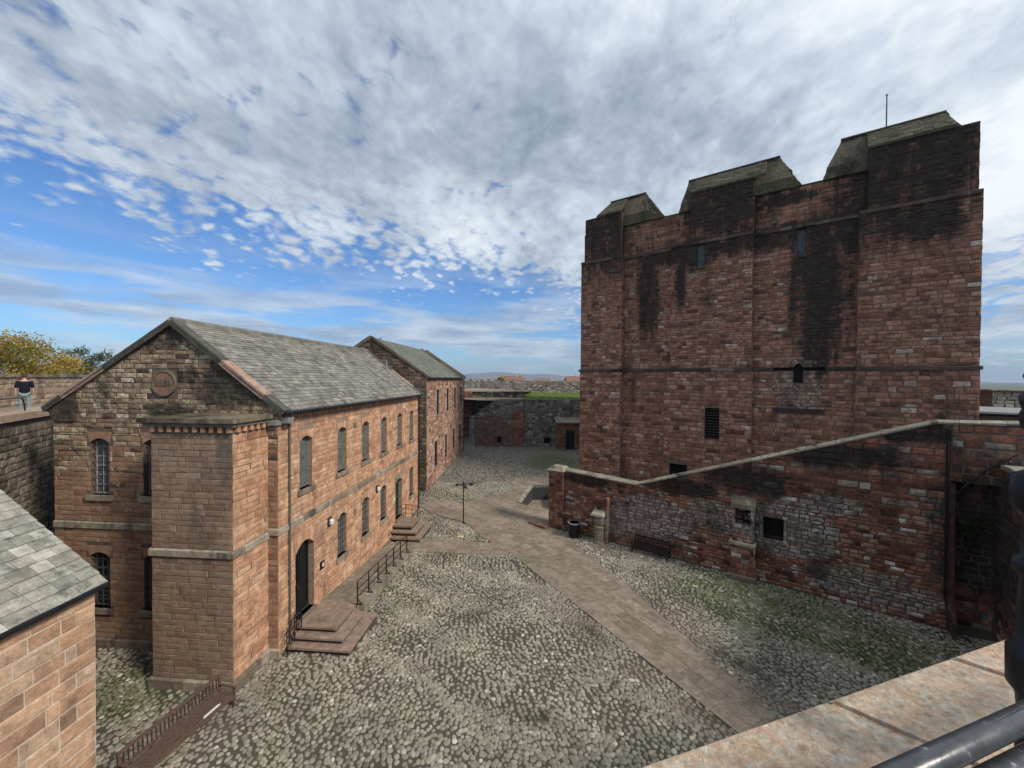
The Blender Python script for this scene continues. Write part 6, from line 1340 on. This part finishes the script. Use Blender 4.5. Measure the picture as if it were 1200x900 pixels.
d2c = np.hypot(XX, YY); vz = [px_size((x, y, 0), s * s * 4) for x, y, s in zip(XX, YY, sz)]; order = np.argsort(-np.array(vz)); indv = set(order[:300].tolist()); rest = np.array([i for i in range(nC) if i not in indv])
jit = 1 + rng.uniform(-.11, .11, (len(rest), k)); jit = np.concatenate([np.tile(jit, (1, 3)), np.ones((len(rest), 1))], 1)
V = base[None] * np.stack([jit, jit, np.ones_like(jit)], 2); V[:, :, 0] *= (sz[rest] * el[rest] ** .5)[:, None]; V[:, :, 1] *= (sz[rest] / el[rest] ** .5)[:, None]; V[:, :, 2] *= hgt[rest][:, None]
c_, s_ = np.cos(ang[rest])[:, None], np.sin(ang[rest])[:, None]; X2 = V[:, :, 0] * c_ - V[:, :, 1] * s_ + XX[rest][:, None]; Y2 = V[:, :, 0] * s_ + V[:, :, 1] * c_ + YY[rest][:, None]; Z2 = V[:, :, 2] + ZZ[rest][:, None]
co = np.stack([X2, Y2, Z2], 2).reshape(-1, 3).astype(np.float32); off = (np.arange(len(rest)) * nv)[:, None, None]
q_all = (quad[None] + off).reshape(-1); t_all = (tri[None] + off).reshape(-1); nq, ntt = len(rest) * len(quad), len(rest) * len(tri)
me = bpy.data.meshes.new('cobbles'); me.vertices.add(len(co)); me.vertices.foreach_set('co', co.ravel()); me.loops.add(len(q_all) + len(t_all)); me.loops.foreach_set('vertex_index', np.concatenate([q_all, t_all]).astype(np.int32))
me.polygons.add(nq + ntt); me.polygons.foreach_set('loop_start', np.concatenate([np.arange(nq) * 4, nq * 4 + np.arange(ntt) * 3]).astype(np.int32)); me.update(calc_edges=True)
at = me.attributes.new('tone', 'FLOAT', 'FACE'); at.data.foreach_set('value', np.concatenate([np.repeat(tone[rest], len(quad)), np.repeat(tone[rest], len(tri))]).astype(np.float32))
me.polygons.foreach_set('use_smooth', np.ones(nq + ntt, bool)); me.materials.append(M['cobble']); o = bpy.data.objects.new('cobbles', me); COL.objects.link(o); o.parent = ground; o['kind'] = 'stuff'
cm = []
for i in range(8):
    r = np.random.default_rng(i); j = np.concatenate([np.tile(1 + r.uniform(-.12, .12, k), 3), [1]]); v_ = base.copy(); v_[:, 0] *= j; v_[:, 1] *= j
    m_ = bpy.data.meshes.new('cobble'); m_.from_pydata(v_.tolist(), [], quad.tolist() + tri.tolist()); m_.polygons.foreach_set('use_smooth', [True] * len(m_.polygons)); m_.materials.append(M['cobble']); cm.append(m_)
for i in indv:
    o = bpy.data.objects.new('cobble', cm[i % 8]); COL.objects.link(o); o.parent = ground; o.location = (XX[i], YY[i], ZZ[i]); o.rotation_euler = (0, 0, ang[i]); o.scale = (sz[i] * el[i] ** .5, sz[i] / el[i] ** .5, hgt[i]); o.color = (tone[i], 0, 0, 1)
print('cobbles', nC, 'objects', len(bpy.data.objects))

# ================================================================ air
m = bpy.data.materials.new('air'); m.use_nodes = True; nt = m.node_tree; nt.nodes.clear(); o_ = N(nt, 'ShaderNodeOutputMaterial'); pv = N(nt, 'ShaderNodeVolumePrincipled')
pv.inputs['Color'].default_value = (.62, .74, .95, 1); pv.inputs['Density'].default_value = 1.3e-4; L(nt, pv.outputs[0], o_.inputs['Volume']); M['air'] = m
mb = MB(); mb.box(-8200, 8200, -8200, 8200, -10, 175); o = put(mb, 'haze', 'air', None); o['kind'] = 'stuff'
